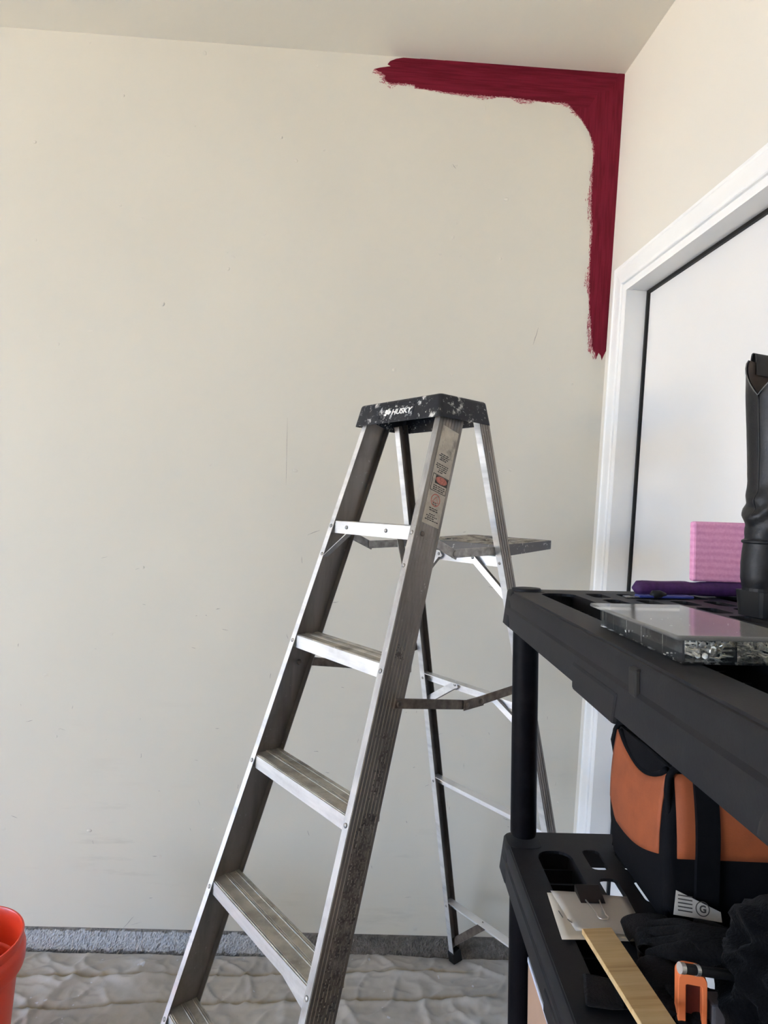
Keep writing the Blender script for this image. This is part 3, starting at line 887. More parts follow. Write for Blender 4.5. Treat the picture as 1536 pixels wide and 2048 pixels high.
# spreaders
def flat_bar(name, a, b, hgt, th, mat, parent):
    a = Vector(a); b = Vector(b); d = (b - a).normalized()
    up = (AX.cross(d)).normalized() * hgt / 2; o = AX * th / 2
    a = a - d * hgt * .4; b = b + d * hgt * .4
    return bevel(MB().hexa([a - up - o, b - up - o, b + up - o, a + up - o, a - up + o, b - up + o, b + up + o, a + up + o]).build(name, mat, parent), .0012, 1)
for s in (-1, 1):
    x = s * .199
    if s > 0: A_, B1, B2, C_ = (-.145, 1.088), (.063, 1.054), (.112, 1.056), (.262, 1.068)
    else: A_, B1, B2, C_ = (-.150, 1.097), (.055, 1.062), (.105, 1.063), (.268, 1.093)
    P_ = lambda q, dx=0: LL(x + dx * s, q[0], q[1])
    flat_bar('spreader_bar', P_(A_), P_(B1), .022, .0028, M_rust, ladder)
    flat_bar('spreader_bar', P_(B2), P_(C_), .022, .0028, M_rust, ladder)
    flat_bar('spreader_hinge', P_(B1, .003), P_(B2, .003), .024, .003, M_rust, ladder)
    for q in (A_, B1, B2, C_):
        rivet('rivet', P_(q, .0045), AX * s, .0065, M_rust, ladder, .004)
for q in ((-.155, 1.097),):
    rivet('bolt', LL(-.178, q[0], q[1]), AX, .007, M_rust, ladder, .005)

# pail shelf
TX = .150; TY0, TY1 = .213, .432
def tz(y): return 1.4195 + (y - TY0) * .066
tray = plate('pail_shelf', rrect(-TX, TY0, TX, TY1, .012, 4),
             [[(-.085 + .030 * math.cos(a), .262 + .018 * math.sin(a)) for a in [2 * math.pi * k / 20 for k in range(20)]],
              [(.055 + .050 * math.cos(a), .318 + .034 * math.sin(a)) for a in [2 * math.pi * k / 24 for k in range(24)]],
              [(-.02 + .012 * math.cos(a), .385 + .012 * math.sin(a)) for a in [2 * math.pi * k / 14 for k in range(14)]],
              rrect(.100, .245, .135, .265, .006)],
             .006, lambda a, b, h: LL(a, b, tz(b) + h), M_tray_top, ladder)
skirt = MB()
oL = rrect(-TX - .001, TY0 - .001, TX + .001, TY1 + .001, .013, 4); iL = rrect(-TX + .003, TY0 + .003, TX - .003, TY1 - .003, .010, 4)
def hh(y): return .030 - .008 * (y - TY0) / (TY1 - TY0)
N_ = len(oL)
skirt.v = [tuple(LL(a, b, tz(b) + .0005)) for a, b in oL] + [tuple(LL(a, b, tz(b) - hh(b))) for a, b in oL] + [tuple(LL(a, b, tz(b) - hh(b))) for a, b in iL] + [tuple(LL(a, b, tz(b) + .0005)) for a, b in iL]
for q in range(3):
    skirt.f += [(q * N_ + j, q * N_ + (j + 1) % N_, (q + 1) * N_ + (j + 1) % N_, (q + 1) * N_ + j) for j in range(N_)]
skirt.f += [(3 * N_ + j, 3 * N_ + (j + 1) % N_, (j + 1) % N_, j) for j in range(N_)]
skirt.build('shelf_skirt', M_tray, tray)
for s in (-1, 1):
    x = s * .161
    P_ = lambda y, z, dx=0: LL(x + dx * s, y, z)
    flat_bar('shelf_link', P_(-.020, 1.424), P_(.044, 1.398), .021, .003, M_steel, ladder)
    flat_bar('shelf_arm', P_(.044, 1.400, -.0035), P_(.205, 1.407, -.0035), .021, .003, M_steel, ladder)
    rivet('pivot', P_(.044, 1.399, .0015), AX * s, .0085, M_steel, ladder, .003)
    rivet('pivot', P_(-.020, 1.424, .0015), AX * s, .006, M_steel, ladder, .003)
    # bent tab below the tray
    rg = [LL(x - s * .004, .205 + .022 + .022 * math.cos(a), 1.392 + .014 * math.sin(a)) for a in np.linspace(math.pi, 2 * math.pi, 9)]
    MB().tube(rg, .003, 6).build('shelf_tab', M_steel, ladder)

# ------------------------------------------------------------------ the resin shelving unit
SO = Vector((.3771, 1.158, 1.3546)); YAW, RX, RY, SP = .1017, .030, .0222, .4584
_u = Vector((-math.sin(YAW), -math.cos(YAW), 0)); _w = Vector((math.cos(YAW), -math.sin(YAW), 0)); _v = Vector((0, 0, 1))
SW = _w * math.cos(RX) + _v * math.sin(RX); _v2 = _v * math.cos(RX) - _w * math.sin(RX)
SU = _u * math.cos(RY) + _v2 * math.sin(RY); SV = _v2 * math.cos(RY) - _u * math.sin(RY)
def S(u, w, v): return SO + SU * u + SW * w + SV * v
U0, U1, WA, WB = -.033, .878, -.031, .425
unit = thing('shelving_unit', 'black resin shelving unit with slotted shelves and round posts in front of the white door', 'shelf', (SO.x + .2, SO.y - .4, 0))
PU = (0.0, .845); PW = (0.0, .394)
def deck(v0, clip, idx):
    holes = []
    for wa, wb_ in ((.014, .074), (.320, .380)):
        holes += [rrect(.036, wa, .405, wb_, .026, 5), rrect(.440, wa, .809, wb_, .026, 5)]
    k0 = 0
    for r in range(9):
        for c in range(4):
            a = .030 + r * .0925; b = .097 + c * .0555
            if a + .066 < .85:
                holes.append(rrect(a, b, a + .066, b + .030, .010, 3))
    o = plate('shelf', rrect(U0, WA + .003, U1, WB - .003, .030, 5), holes, .005, lambda a, b, h: S(a, b, v0 + h), M_shelf, unit)
    # moulded skirt all round
    offs = [(.009, 0), (.001, -.0035), (-.003, -.011), (-.0028, -.028), (-.0055, -.032), (-.0058, -.0645), (-.0020, -.0645), (.0010, -.012), (.012, -.005)]
    rings = []
    for dd, vv in offs:
        rings.append([S(a, b, v0 + vv) for a, b in rrect(U0 + dd, WA + dd, U1 - dd, WB - dd, .030, 6)])
    m = MB(); m.loft(rings, cap=False)
    sk = smooth_by_angle(m.build('shelf_skirt', M_shelf, o), 30)
    # gutters with cross ribs under the long slots
    for wa, wb_ in ((.014, .074), (.320, .380)):
        g = MB()
        g.box((.030, wa - .004, v0 - .044), (.815, wa, v0 - .005), S); g.box((.030, wb_, v0 - .044), (.815, wb_ + .004, v0 - .005), S)
        g.box((.030, wa - .004, v0 - .046), (.815, wb_ + .004, v0 - .043), S)
        g.box((.026, wa - .004, v0 - .046), (.030, wb_ + .004, v0 - .005), S); g.box((.815, wa - .004, v0 - .046), (.819, wb_ + .004, v0 - .005), S)
        gg = g.build('gutter', M_shelf, o)
        g = MB()
        for k in range(17):
            a = .056 + k * .046
            g.box((a, wa, v0 - .043), (a + .003, wb_, v0 - .022), S)
        g.build('gutter_ribs', M_shelf, o)['kind'] = 'stuff'
    # stiffening ribs below the lattice
    g = MB()
    for c in range(5):
        b = .0835 + c * .0555
        g.box((.030, b, v0 - .028), (.840, b + .003, v0 - .004), S)
    g.build('under_ribs', M_shelf, o)['kind'] = 'stuff'
    # corner sockets
    for a, b in ((PU[0], PW[0]), (PU[0], PW[1]), (PU[1], PW[0]), (PU[1], PW[1])):
        m = MB()
        m.loft([[S(p, q, v0 + vv) for p, q in rrect(a - h1, b - h1, a + h1, b + h1, r, 4)] for h1, r, vv in ((.0300, .016, .0006), (.0325, .016, -.003), (.0385, .013, -.0625), (.0350, .012, -.0660))])
        smooth_by_angle(m.build('corner_socket', M_shelf, o), 40)
    # snap joint in the middle of the long edge: deeper lip and a recessed tongue
    c0, c1 = clip
    for w_ in ((WA - .0075, WA + .010),):
        m = MB(); m.hexa([S(c0, w_[0], v0 - .0735), S(c1 - .012, w_[0], v0 - .0735), S(c1 - .012, w_[1], v0 - .0735), S(c0, w_[1], v0 - .0735),
                          S(c0, w_[0], v0 - .040), S(c1, w_[0], v0 - .040), S(c1, w_[1], v0 - .040), S(c0, w_[1], v0 - .040)])
        bevel(m.build('joint_lip', M_shelf, o), .004, 2)
        m = MB(); m.box((c1 + .025, w_[0] + .001, v0 - .034), (c1 + .045, w_[1], v0 - .008), S)
        bevel(m.build('joint_tongue', M_black_rubber, o), .003, 2)
    return o
for i, clip in enumerate(((.435, .585), (.318, .468), (.435, .585))):
    deck(-SP * i, clip, i)
deck(-SP * 2.84, (.435, .585), 3)
for a in PU:
    for b in PW:
        for i in range(3):
            v1 = -SP * i - .050; v0 = -SP * (i + 1) + .012
            if i == 2: v0 = -SP * 2.84 - .02
            rings = []
            seg = 24
            for v in (v0, v0 + .004, v1):
                r = .0235 if v > v0 else .0225
                rings.append([S(a + r * math.cos(q), b + r * math.sin(q), v) for q in [2 * math.pi * k / seg for k in range(seg)]])
            m = MB().loft(rings)
            smooth_by_angle(m.build('post', M_post, unit), 40)
        # lowest leg down to the floor
        top = [S(a + .0235 * math.cos(q), b + .0235 * math.sin(q), -SP * 2.84 - .02) for q in [2 * math.pi * k / 24 for k in range(24)]]
        d = SV
        bot = [p - d * ((p.z - .008) / d.z) for p in top]
        smooth_by_angle(MB().loft([bot, top]).build('leg', M_post, unit), 40)
        rings = []
        for r, v in ((.0265, -.001), (.0268, .0035), (.0255, .0055), (.019, .0062)):
            rings.append([S(a + r * math.cos(q), b + r * math.sin(q), v) for q in [2 * math.pi * k / 28 for k in range(28)]])
        smooth_by_angle(MB().loft(rings).build('post_cap', M_shelf, unit), 40)

# ------------------------------------------------------------------ the bucket
def lathe(name, prof_, c, mat, parent=None, seg=64, **k):
    m = MB()
    m.loft([[(c[0] + r * math.cos(a), c[1] + r * math.sin(a), c[2] + z) for a in [2 * math.pi * q / seg for q in range(seg)]] for r, z in prof_], cap=False)
    return smooth_by_angle(m.build(name, mat, parent, **k), 40)
BC = (-.868, 1.687, .0045)
bucket = thing('bucket', 'open orange-red plastic pail with a thick collar below the rim, on the drop cloth', 'bucket', BC)
lathe('pail_body', [(.001, 0), (.120, 0), (.1235, .004), (.1305, .262), (.1345, .268), (.1500, .278), (.1525, .288), (.1530, .318), (.1500, .328), (.1440, .333), (.1432, .344), (.1475, .347), (.1480, .356), (.1462, .3595), (.1425, .3595), (.1405, .356), (.1390, .330), (.1360, .262), (.1200, .006), (.001, .006)], BC, M_bucket, bucket)

# ------------------------------------------------------------------ things on the top shelf
def make_clear(name, tint, rough, fac, ior):
    m = bpy.data.materials.new(name); m.use_nodes = True; t = m.node_tree; t.nodes.clear()
    o = t.nodes.new('ShaderNodeOutputMaterial'); tr = t.nodes.new('ShaderNodeBsdfTransparent'); gl = t.nodes.new('ShaderNodeBsdfGlossy')
    fr_n = t.nodes.new('ShaderNodeFresnel'); fr_n.inputs['IOR'].default_value = ior
    mx = t.nodes.new('ShaderNodeMixShader'); df = t.nodes.new('ShaderNodeBsdfDiffuse'); mx2 = t.nodes.new('ShaderNodeMixShader')
    nz = t.nodes.new('ShaderNodeTexNoise'); nz.inputs['Scale'].default_value = 60
    bp = t.nodes.new('ShaderNodeBump'); bp.inputs['Strength'].default_value = .08; bp.inputs['Distance'].default_value = .001
    tc = t.nodes.new('ShaderNodeTexCoord'); t.links.new(tc.outputs['Object'], nz.inputs['Vector'])
    t.links.new(nz.outputs['Fac'], bp.inputs['Height']); t.links.new(bp.outputs[0], gl.inputs['Normal'])
    tr.inputs['Color'].default_value = (*tint, 1); gl.inputs['Roughness'].default_value = rough
    df.inputs['Color'].default_value = (.75, .74, .70, 1)
    t.links.new(fr_n.outputs[0], mx.inputs[0]); t.links.new(tr.outputs[0], mx.inputs[1]); t.links.new(gl.outputs[0], mx.inputs[2])
    mx2.inputs[0].default_value = fac
    t.links.new(mx.outputs[0], mx2.inputs[1]); t.links.new(df.outputs[0], mx2.inputs[2]); t.links.new(mx2.outputs[0], o.inputs['Surface'])
    return m
M_clear = make_clear('clear_plastic', (.96, .965, .96), .05, .015, 1.28)
M_clear_lid = make_clear('hazy_clear_lid', (.92, .92, .90), .10, .11, 1.5)
BU0, BU1, BW0, BW1, BH = .432, .645, -.004, .090, .022
case = thing('organizer_case', 'flat clear plastic case full of small screws and anchors on the top shelf', 'case', S((BU0 + BU1) / 2, .04, .001))
m = MB(); q = .0018
m.box((BU0, BW0, .001), (BU1, BW1, .001 + q), S)
m.box((BU0, BW0, .001 + q), (BU1, BW0 + q, BH), S); m.box((BU0, BW1 - q, .001 + q), (BU1, BW1, BH), S)
m.box((BU0, BW0 + q, .001 + q), (BU0 + q, BW1 - q, BH), S); m.box((BU1 - q, BW0 + q, .001 + q), (BU1, BW1 - q, BH), S)
m.build('case_body', M_clear, case)
m = MB()
for a in (.47, .51, .55, .60):
    m.box((a, BW0 + q, .003), (a + .0012, BW1 - q, BH - .002), S)
m.box((BU0 + q, .042, .003), (BU1 - q, .0432, BH - .002), S)
m.build('dividers', M_clear, case)
lid = bevel(MB().box((BU0 - .012, BW0 - .009, BH + .0003), (BU1 + .010, BW1 + .005, BH + .0045), S).build('case_lid', M_clear_lid, case), .0015, 2)
for a, b_ in ((BU0 - .030, .006), (BU0 - .027, .020)):
    MB().hexa([S(a, b_ - .005, BH - .004), S(BU0 + .004, b_ - .005, BH - .002), S(BU0 + .004, b_ + .004, BH - .002), S(a, b_ + .004, BH - .004),
               S(a, b_ - .005, BH - .002), S(BU0 + .004, b_ - .005, BH), S(BU0 + .004, b_ + .004, BH), S(a, b_ + .004, BH - .002)]).build('latch', M_clear_lid, case)
# the small hardware inside: a heap nobody could count
M_hard = NT('zinc_and_nylon_hardware')
f = M_hard.noise(90, 2)
M_hard.set(Base_Color=M_hard.ramp(f, [(.35, (.30, .30, .30)), (.5, (.78, .77, .74)), (.62, (.80, .79, .75)), (.75, (.42, .38, .28))]), Metallic=.55, Roughness=.32)
hm = MB(); rg = random.Random(11)
for k in range(900):
    u = rg.uniform(BU0 + .008, BU1 - .008); w = rg.uniform(BW0 + .006, BW1 - .006); v = .004 + rg.random() ** 1.1 * .0145
    d = (SU * rg.uniform(-1, 1) + SW * rg.uniform(-1, 1) + SV * rg.uniform(-.35, .35)).normalized()
    L_ = rg.uniform(.004, .0075); r = rg.uniform(.0009, .0017)
    p = S(u, w, v)
    if k % 6 == 0:      # washer or hook: small ring
        a1 = d; b1 = d.cross(SV).normalized() if rg.random() < .5 else SV
        R_ = rg.uniform(.0022, .0036)
        path = [p + (a1 * math.cos(t) + b1 * math.sin(t)) * R_ for t in np.linspace(0, 1.75 * math.pi, 9)]
        hm.tube(path, .0006, 4)
    else:
        hm.tube([p - d * L_, p + d * L_ * .75], [r * .5, r], 5)
        hm.tube([p + d * L_ * .75, p + d * (L_ * .75 + .0012)], [r * 1.9, r * 1.7], 6)
hm.build('loose_hardware', M_hard.m, case)['kind'] = 'stuff'

# purple roll and the blue strip in front of it
M_purple = simple('purple_foam', (.048, .009, .078), .75, nscale=120, amt=.25, bump=.3, bscale=300)
def capsule(path_fn, r0, r1, n=14, seg=18, rnd=.012):
    rings = []
    for t in np.linspace(0, 1, n):
        rings.append((t, 1.0))
    return rings
roll = MB()
path = []; rad = []
L0, L1 = .176, .388
for k in range(26):
    t = k / 25; w = L0 + (L1 - L0) * t
    e = min(1, (w - L0) / .012); e2 = min(1, (L1 - w) / .012)
    r = .0130 * math.sqrt(max(.02, 1 - (1 - e) ** 2)) * math.sqrt(max(.02, 1 - (1 - e2) ** 2))
    r *= 1 + .03 * math.sin(t * 20) - (.10 if .47 < t < .53 else 0)
    path.append(S(.052, w, .0145)); rad.append(r)
roll.tube(path, rad, 20)
tag(roll.build('foam_roll', M_purple, None, smooth=True, loc=S(.052, .28, .0)), 'dark purple foam roll lying along the far end of the top shelf', 'roll')
M_blue = simple('blue_plastic', (.03, .045, .22), .3, amt=.2)
knife = thing('scraper', 'thin blue plastic scraper lying in front of the purple roll', 'scraper', S(.10, .20, .001))
bevel(MB().box((.078, .170, .0015), (.104, .262, .0062), S).build('blade_holder', M_blue, knife), .002, 2)
bevel(MB().box((.082, .148, .0015), (.100, .178, .0036), S).build('clear_tip', M_clear_lid, knife), .0008, 1)
hk = MB(); hk.tube([S(.098, .190, .006), S(.098, .194, .0068), S(.098, .206, .0072), S(.098, .216, .0062)], [.003, .0075, .0075, .004], 12)
hk.build('knob', M_black_rubber, knife, smooth=True)

# pink foam block
M_pink = NT('pink_packing_foam')
wv = M_pink.n('ShaderNodeTexWave', wave_type='BANDS', bands_direction='Z'); wv.inputs['Scale'].default_value = 26; wv.inputs['Distortion'].default_value = 1.5; wv.inputs['Detail'].default_value = 2
M_pink.l(M_pink.co.outputs['Object'], wv.inputs['Vector'])
pf = M_pink.noise(240, 3)
M_pink.set(Base_Color=M_pink.mix(.35, M_pink.ramp(wv.outputs['Fac'], [(.1, (.62, .24, .42)), (.8, (.74, .33, .53))]), M_pink.ramp(pf, [(.3, (.55, .22, .38)), (.7, (.80, .42, .60))])), Roughness=.85)
M_pink.set(); M_pink.bump(pf, .5, .001)
blk = MB()
tilt = .03
def PK(a, b, c): # a along w, b along u, c up, tilted and resting on the roll
    return S(.042 + b, .280 + a * math.cos(tilt) + c * math.sin(tilt) * .4, .0282 - a * math.sin(tilt) * .5 + c)
NX_, NZ_ = 14, 12
for b in (0, 1): pass
blk.box((0, 0, 0), (.150, .018, .106), PK)
ob = blk.build('foam_block', M_pink.m, None, loc=S(.03, .33, .028))
bevel(ob, .004, 2)
tag(ob, 'pink packing foam block resting on the purple roll behind the black boot', 'foam')

# black cowboy boot
M_leather = NT('black_leather')
lf = M_leather.noise(34, 6, .65); lg = M_leather.noise(260, 3)
M_leather.set(Base_Color=M_leather.ramp(lf, [(.3, (.004, .004, .0045)), (.75, (.013, .013, .014))]), Specular_IOR_Level=.3, Roughness=M_leather.ramp(lf, [(.3, (.38,) * 3), (.7, (.55,) * 3)]))
_b = M_leather.bump(lg, .25, .0008); M_leather.bump(lf, .35, .003, _b)
M_lining = simple('brown_leather_lining', (.055, .036, .024), .7, amt=.25)
M_stitch = simple('pale_stitching', (.12, .115, .11), .6, amt=.2)
BO = S(.305, .284, .001)
boot = thing('cowboy_boot', 'tall black leather cowboy boot with a notched top edge on the top shelf', 'boot', BO)
AZM = math.radians(75)          # which way the toe points, from +Y towards +X
BT = Vector((math.sin(AZM), math.cos(AZM), 0)); BS = Vector((math.cos(AZM), -math.sin(AZM), 0))
def BP(f, s, z): return BO + BT * f + BS * s + Vector((0, 0, z))
def sec(z, back, front, hw, pt=0.0, seg=40, zf=0.0):
    out = []
    for k in range(seg):
        a = 2 * math.pi * k / seg; c = math.cos(a); s = math.sin(a)
        mid = 0.0
        f = front * c if c > 0 else back * -c * -1
        f = (front * c) if c > 0 else (back * c)
        wv_ = hw * s * (1 - pt * max(0, c) ** 1.5)
        out.append((f, wv_, z + zf * max(0, c)))
    return out
secs = [(.038, .060, .175, .036, .6), (.050, .063, .178, .0385, .58), (.070, .064, .165, .039, .45), (.088, .063, .135, .0385, .3), (.100, .062, .112, .038, .15),
        (.106, .0585, .098, .0375, .05), (.122, .0590, .082, .0385, 0), (.136, .0605, .072, .0415, 0), (.150, .0590, .066, .0425, 0), (.165, .0545, .062, .0420, 0), (.185, .0520, .060, .0425, 0),
        (.225, .0535, .064, .0450, 0), (.270, .0570, .068, .0480, 0), (.315, .0600, .071, .0500, 0), (.334, .0610, .072, .0505, 0)]
rings = []
fine = []
for i in range(len(secs) - 1):
    for k in range(4):
        t = k / 4; a, b = secs[i], secs[i + 1]
        fine.append(tuple(a[j] * (1 - t) + b[j] * t for j in range(5)))
fine.append(secs[-1])
NB = 40
for (z, back, front, hw, pt) in fine:
    ring = []
    for k, (f, s, zz) in enumerate(sec(z, back, front, hw, pt)):
        a = 2 * math.pi * k / NB
        # creases around the ankle
        amt = math.exp(-((z - .142) / .030) ** 2)
        w_ = 1 + amt * (.050 * math.sin(z * 230 + 2.6 * math.sin(a * 2 + 1) + 3 * noise.noise(Vector((f * 25, s * 25, 2)))) + .07 * noise.noise(Vector((f * 40, s * 40, z * 60))))
        w_ += .025 * noise.noise(Vector((f * 22, s * 22, z * 16 + 5)))
        # scalloped collar: dips front and back, high at the sides
        zt_ = zz
        if z > .30:
            kk = (z - .30) / .034
            dip = max(0.0, 1 - math.acos(min(1, abs(math.cos(a)))) / 1.05)
            zt_ = zz + kk * (.024 * (1 - dip) - .036 * dip)
        ring.append(BP(f * w_, s * w_, zt_))
    rings.append(ring)
m = MB(); m.loft(rings, cap=False)
nb = len(rings)
# inside of the shaft
ins = []
for (z, back, front, hw, pt), rg_ in list(zip(fine, rings))[::-1][:34]:
    c_ = sum(rg_, Vector((0, 0, 0))) / NB
    ins.append([c_ + (p - c_) * .955 + Vector((0, 0, p.z - c_.z)) * .045 for p in rg_])
shaft = m.build('boot_upper', M_leather.m, boot, smooth=True)
m = MB(); m.loft(ins, cap=False); m.f.append(tuple((len(ins) - 1) * NB + j for j in range(NB)))
m.build('lining', M_lining, boot, smooth=True)
# rim piping with pale stitching
top = rings[-1]
MB().tube(top + [top[0]], .0009, 6, cap=False).build('collar_piping', M_stitch, boot, smooth=True)
for k0 in (0, NB // 2):   # seam below each notch
    path = [rings[i][k0] + (rings[i][k0] - BP(0, 0, rings[i][k0].z)).normalized() * .001 for i in range(nb - 1, nb - 30, -1)]
    MB().tube(path, .0011, 6).build('seam_piping', M_leather.m, boot, smooth=True)
# counter ledge at the back of the heel
path = [p + (p - BP(.03, 0, p.z)).normalized() * .001 for p in [rings[17][k] for k in range(12, 29)]]
MB().tube(path, .0030, 6).build('counter_ledge', M_leather.m, boot, smooth=True)
# pull straps
for sgn in (-1, 1):
    m = MB(); rg2 = []
    for t in np.linspace(0, 1, 15):
        a = math.pi * t
        zc = .340 + .032 * math.sin(a) ** .7
        off = .0500 + (.0045 if t < .5 else -.0045) * abs(math.cos(a)) ** .6
        cx = .006
        rg2.append([BP(cx - .017, sgn * off, zc), BP(cx + .017, sgn * off, zc), BP(cx + .017, sgn * (off + .0022), zc + .001), BP(cx - .017, sgn * (off + .0022), zc + .001)])
    m.loft(rg2).build('pull_strap', M_leather.m, boot, smooth=False)
# sole and heel
m = MB(); m.loft([[BP(f * 1.0, s * 1.0, .030 if f > 0 else .034) for f, s, z in sec(0, .060, .178, .036, .6)], [BP(f * 1.0, s * 1.0, .039) for f, s, z in sec(0, .060, .178, .036, .6)]])
m.build('sole', M_black_rubber, boot)
m = MB(); m.loft([[BP(-.030 + f, s, z) for f, s, _ in [(x_ * (1 - .12 * (1 - z / .034)), y_ * (1 - .12 * (1 - z / .034)), 0) for x_, y_ in rrect(-.029, -.029, .030, .029, .014, 4)]] for z in (.0, .003, .017, .034)])
m.build('heel', M_black_rubber, boot)
m = MB(); m.loft([[BP(f * 1.0 + 0, s, z) for f, s in rrect(.060, -.034, .150, .034, .02, 4)] for z in (.006, .031)])
m.build('forepart', M_black_rubber, boot)

# ------------------------------------------------------------------ things on the middle shelf
V1 = -SP
M_nylon_o = simple('orange_nylon', (.29, .070, .021), .75, nscale=30, amt=.12, bump=.25, bscale=420)
M_nylon_b = simple('black_nylon', (.0035, .0035, .0045), .8, nscale=40, amt=.2, bump=.3, bscale=420)
for _n in M_nylon_b.node_tree.nodes:
    if _n.type == 'BSDF_PRINCIPLED': _n.inputs['Specular IOR Level'].default_value = .12
BG = (.014, .245, .156, .44)      # u0 u1 w0 w1
BHT = .238
bag = thing('tool_bag', 'orange and black nylon tool bag with black piping on the middle shelf', 'bag', S(.13, .30, V1))
def bag_side(t):      # inset of the walls with height (0 bottom .. 1 top)
    return .006 * math.sin(math.pi * t) * -1 + .012 * t ** 3
def bag_ring(h, grow=0.0, u0=BG[0], u1=BG[1], w0=BG[2], w1=BG[3], r=.016):
    t = h / BHT; i = bag_side(t) - grow
    return [(a, b, h) for a, b in rrect(u0 + i, w0 + i, u1 + .06 * (0) - i, w1 - i, r, 4)]
hs = [0, .006, .03, .06, .095, .13, .165, .195, .212, .222]
body = MB()
rings = []
for h in hs:
    rings.append([S(a, b, V1 + .001 + z) for a, b, z in bag_ring(h)])
n = len(rings[0])
body.loft(rings, cap=False)
body.f.append(tuple(reversed(range(n))))
# sagging black top
c_ = S((BG[0] + BG[1]) / 2, (BG[2] + BG[3]) / 2, V1 + .192)
body.v.append(tuple(c_)); ci = len(body.v) - 1
mid = []
for p in rings[-1]:
    mid.append(p.lerp(c_, .35) - SV * .014)
b0 = len(body.v); body.v += [tuple(p) for p in mid]
lt = (len(rings) - 1) * n
body.f += [(lt + j, lt + (j + 1) % n, b0 + (j + 1) % n, b0 + j) for j in range(n)]
body.f += [(b0 + j, b0 + (j + 1) % n, ci) for j in range(n)]
smooth_by_angle(body.build('bag_body', M_nylon_b, bag), 50)
# orange upper panels, a little proud of the black body
def panel(pts_fn, nU, nV, nrm):
    m = MB(); g = [[pts_fn(i / nU, j / nV) for i in range(nU + 1)] for j in range(nV + 1)]
    for lay in (0, 1):
        for row in g:
            m.v += [tuple(p - nrm * (.003 * lay)) for p in row]
    W_ = nU + 1; K = W_ * (nV + 1)
    for j in range(nV):
        for i in range(nU):
            a = j * W_ + i
            m.f += [(a, a + 1, a + W_ + 1, a + W_), (K + a, K + a + W_, K + a + W_ + 1, K + a + 1)]
    for j in range(nV):
        for i in (0, nU):
            a = j * W_ + i; m.f.append((a, a + W_, K + a + W_, K + a))
    for i in range(nU):
        for j in (0, nV):
            a = j * W_ + i; m.f.append((a, a + 1, K + a + 1, K + a))
    return m
def left_panel(p, q):
    u = BG[0] + .012 + (BG[1] - BG[0] - .024) * p
    lo = .066 + .030 * p - .016 * math.sin(math.pi * min(1, p * 1.0)) + .05 * max(0, .12 - p) / .12 * .6
    hi = .214 - .030 * math.sin(math.pi * min(1, max(0, (p - .10) / .9))) ** .8
    h = lo + (hi - lo) * q
    i = bag_side(h / BHT)
    return S(u, BG[2] + i - .0016 - .004 * math.sin(math.pi * p) * math.sin(math.pi * q), V1 + .001 + h)
panel(left_panel, 20, 12, -SW).build('orange_end_panel', M_nylon_o, bag, smooth=True)
def near_panel(p, q, w0=BG[2] + .014, w1=BG[3] - .014):
    w = w0 + (w1 - w0) * p
    lo = .098 - .004 * p; hi = .215
    h = lo + (hi - lo) * q
    i = bag_side(h / BHT)
    return S(BG[1] - i + .0016 + .006 * math.sin(math.pi * p) * math.sin(math.pi * q), w, V1 + .001 + h)
panel(near_panel, 16, 10, SU).build('orange_front_panel', M_nylon_o, bag, smooth=True)
# straps
for w_ in (.212, .37):
    m = MB(); rg3 = []
    for h in np.linspace(.0, .210, 12):
        i = bag_side(h / BHT); b_ = .006 * math.sin(math.pi * (w_ - BG[2]) / (BG[3] - BG[2])) * math.sin(math.pi * min(1, max(0, (h - .09) / .125)))
        rg3.append([S(BG[1] - i + .0035 + b_ + e, w_ + d_, V1 + .001 + h) for d_, e in ((-.0165, -.004), (.0165, -.004), (.0165, .0035), (-.0165, .0035))])
    m.loft(rg3).build('strap', M_nylon_b, bag)
# piping along the upright corner and over the top
def corner_path(a, b):
    pts = []
    for h in np.linspace(.004, .205, 16):
        i = bag_side(h / BHT); pts.append(S(a - math.copysign(i - .0028, a - .13), b - math.copysign(i - .0028, b - .3), V1 + .001 + h))
    p = pts[-1]
    for t in np.linspace(.15, 1, 7):
        pts.append(p + SV * .024 * math.sin(t * 1.5) + SW * .035 * t * (1 if b < .3 else -1) * t)
    return pts
for a, b in ((BG[0] + .002, BG[2] + .002), (BG[1] - .002, BG[2] + .002), (BG[1] - .002, BG[3] - .002)):
    MB().tube(corner_path(a, b), .0048, 8).build('piping', M_nylon_b, bag, smooth=True)
# black mesh pocket mouth hanging over the end panel
pts = []
for t in np.linspace(0, 1, 15):
    u = BG[0] + .030 + (BG[1] - BG[0] - .044) * t
    pts.append(S(u, BG[2] + .006, V1 + .001 + .218 - .032 * math.sin(math.pi * t) ** .8))
MB().tube(pts, .0052, 8).build('pocket_edge', M_nylon_b, bag, smooth=True)
m = MB(); lo_ = []; hi_ = []
for t in np.linspace(0, 1, 15):
    u = BG[0] + .030 + (BG[1] - BG[0] - .044) * t
    lo_.append(S(u, BG[2] + .004, V1 + .001 + .218 - .030 * math.sin(math.pi * t) ** .8)); hi_.append(S(u, BG[2] + .030, V1 + .001 + .226 - .010 * math.sin(math.pi * t)))
m.loft([lo_, hi_], cap=False, closed=False)
m.build('pocket_lining', M_nylon_b, bag)
# carry handle
pts = [S(.13 + .03 * math.cos(a) * 0, .235 + .075 * (1 - math.cos(a)), V1 + .205 + .045 * math.sin(a)) for a in np.linspace(0, math.pi, 15)]
MB().tube(pts, .007, 8).build('handle', M_nylon_b, bag, smooth=True)
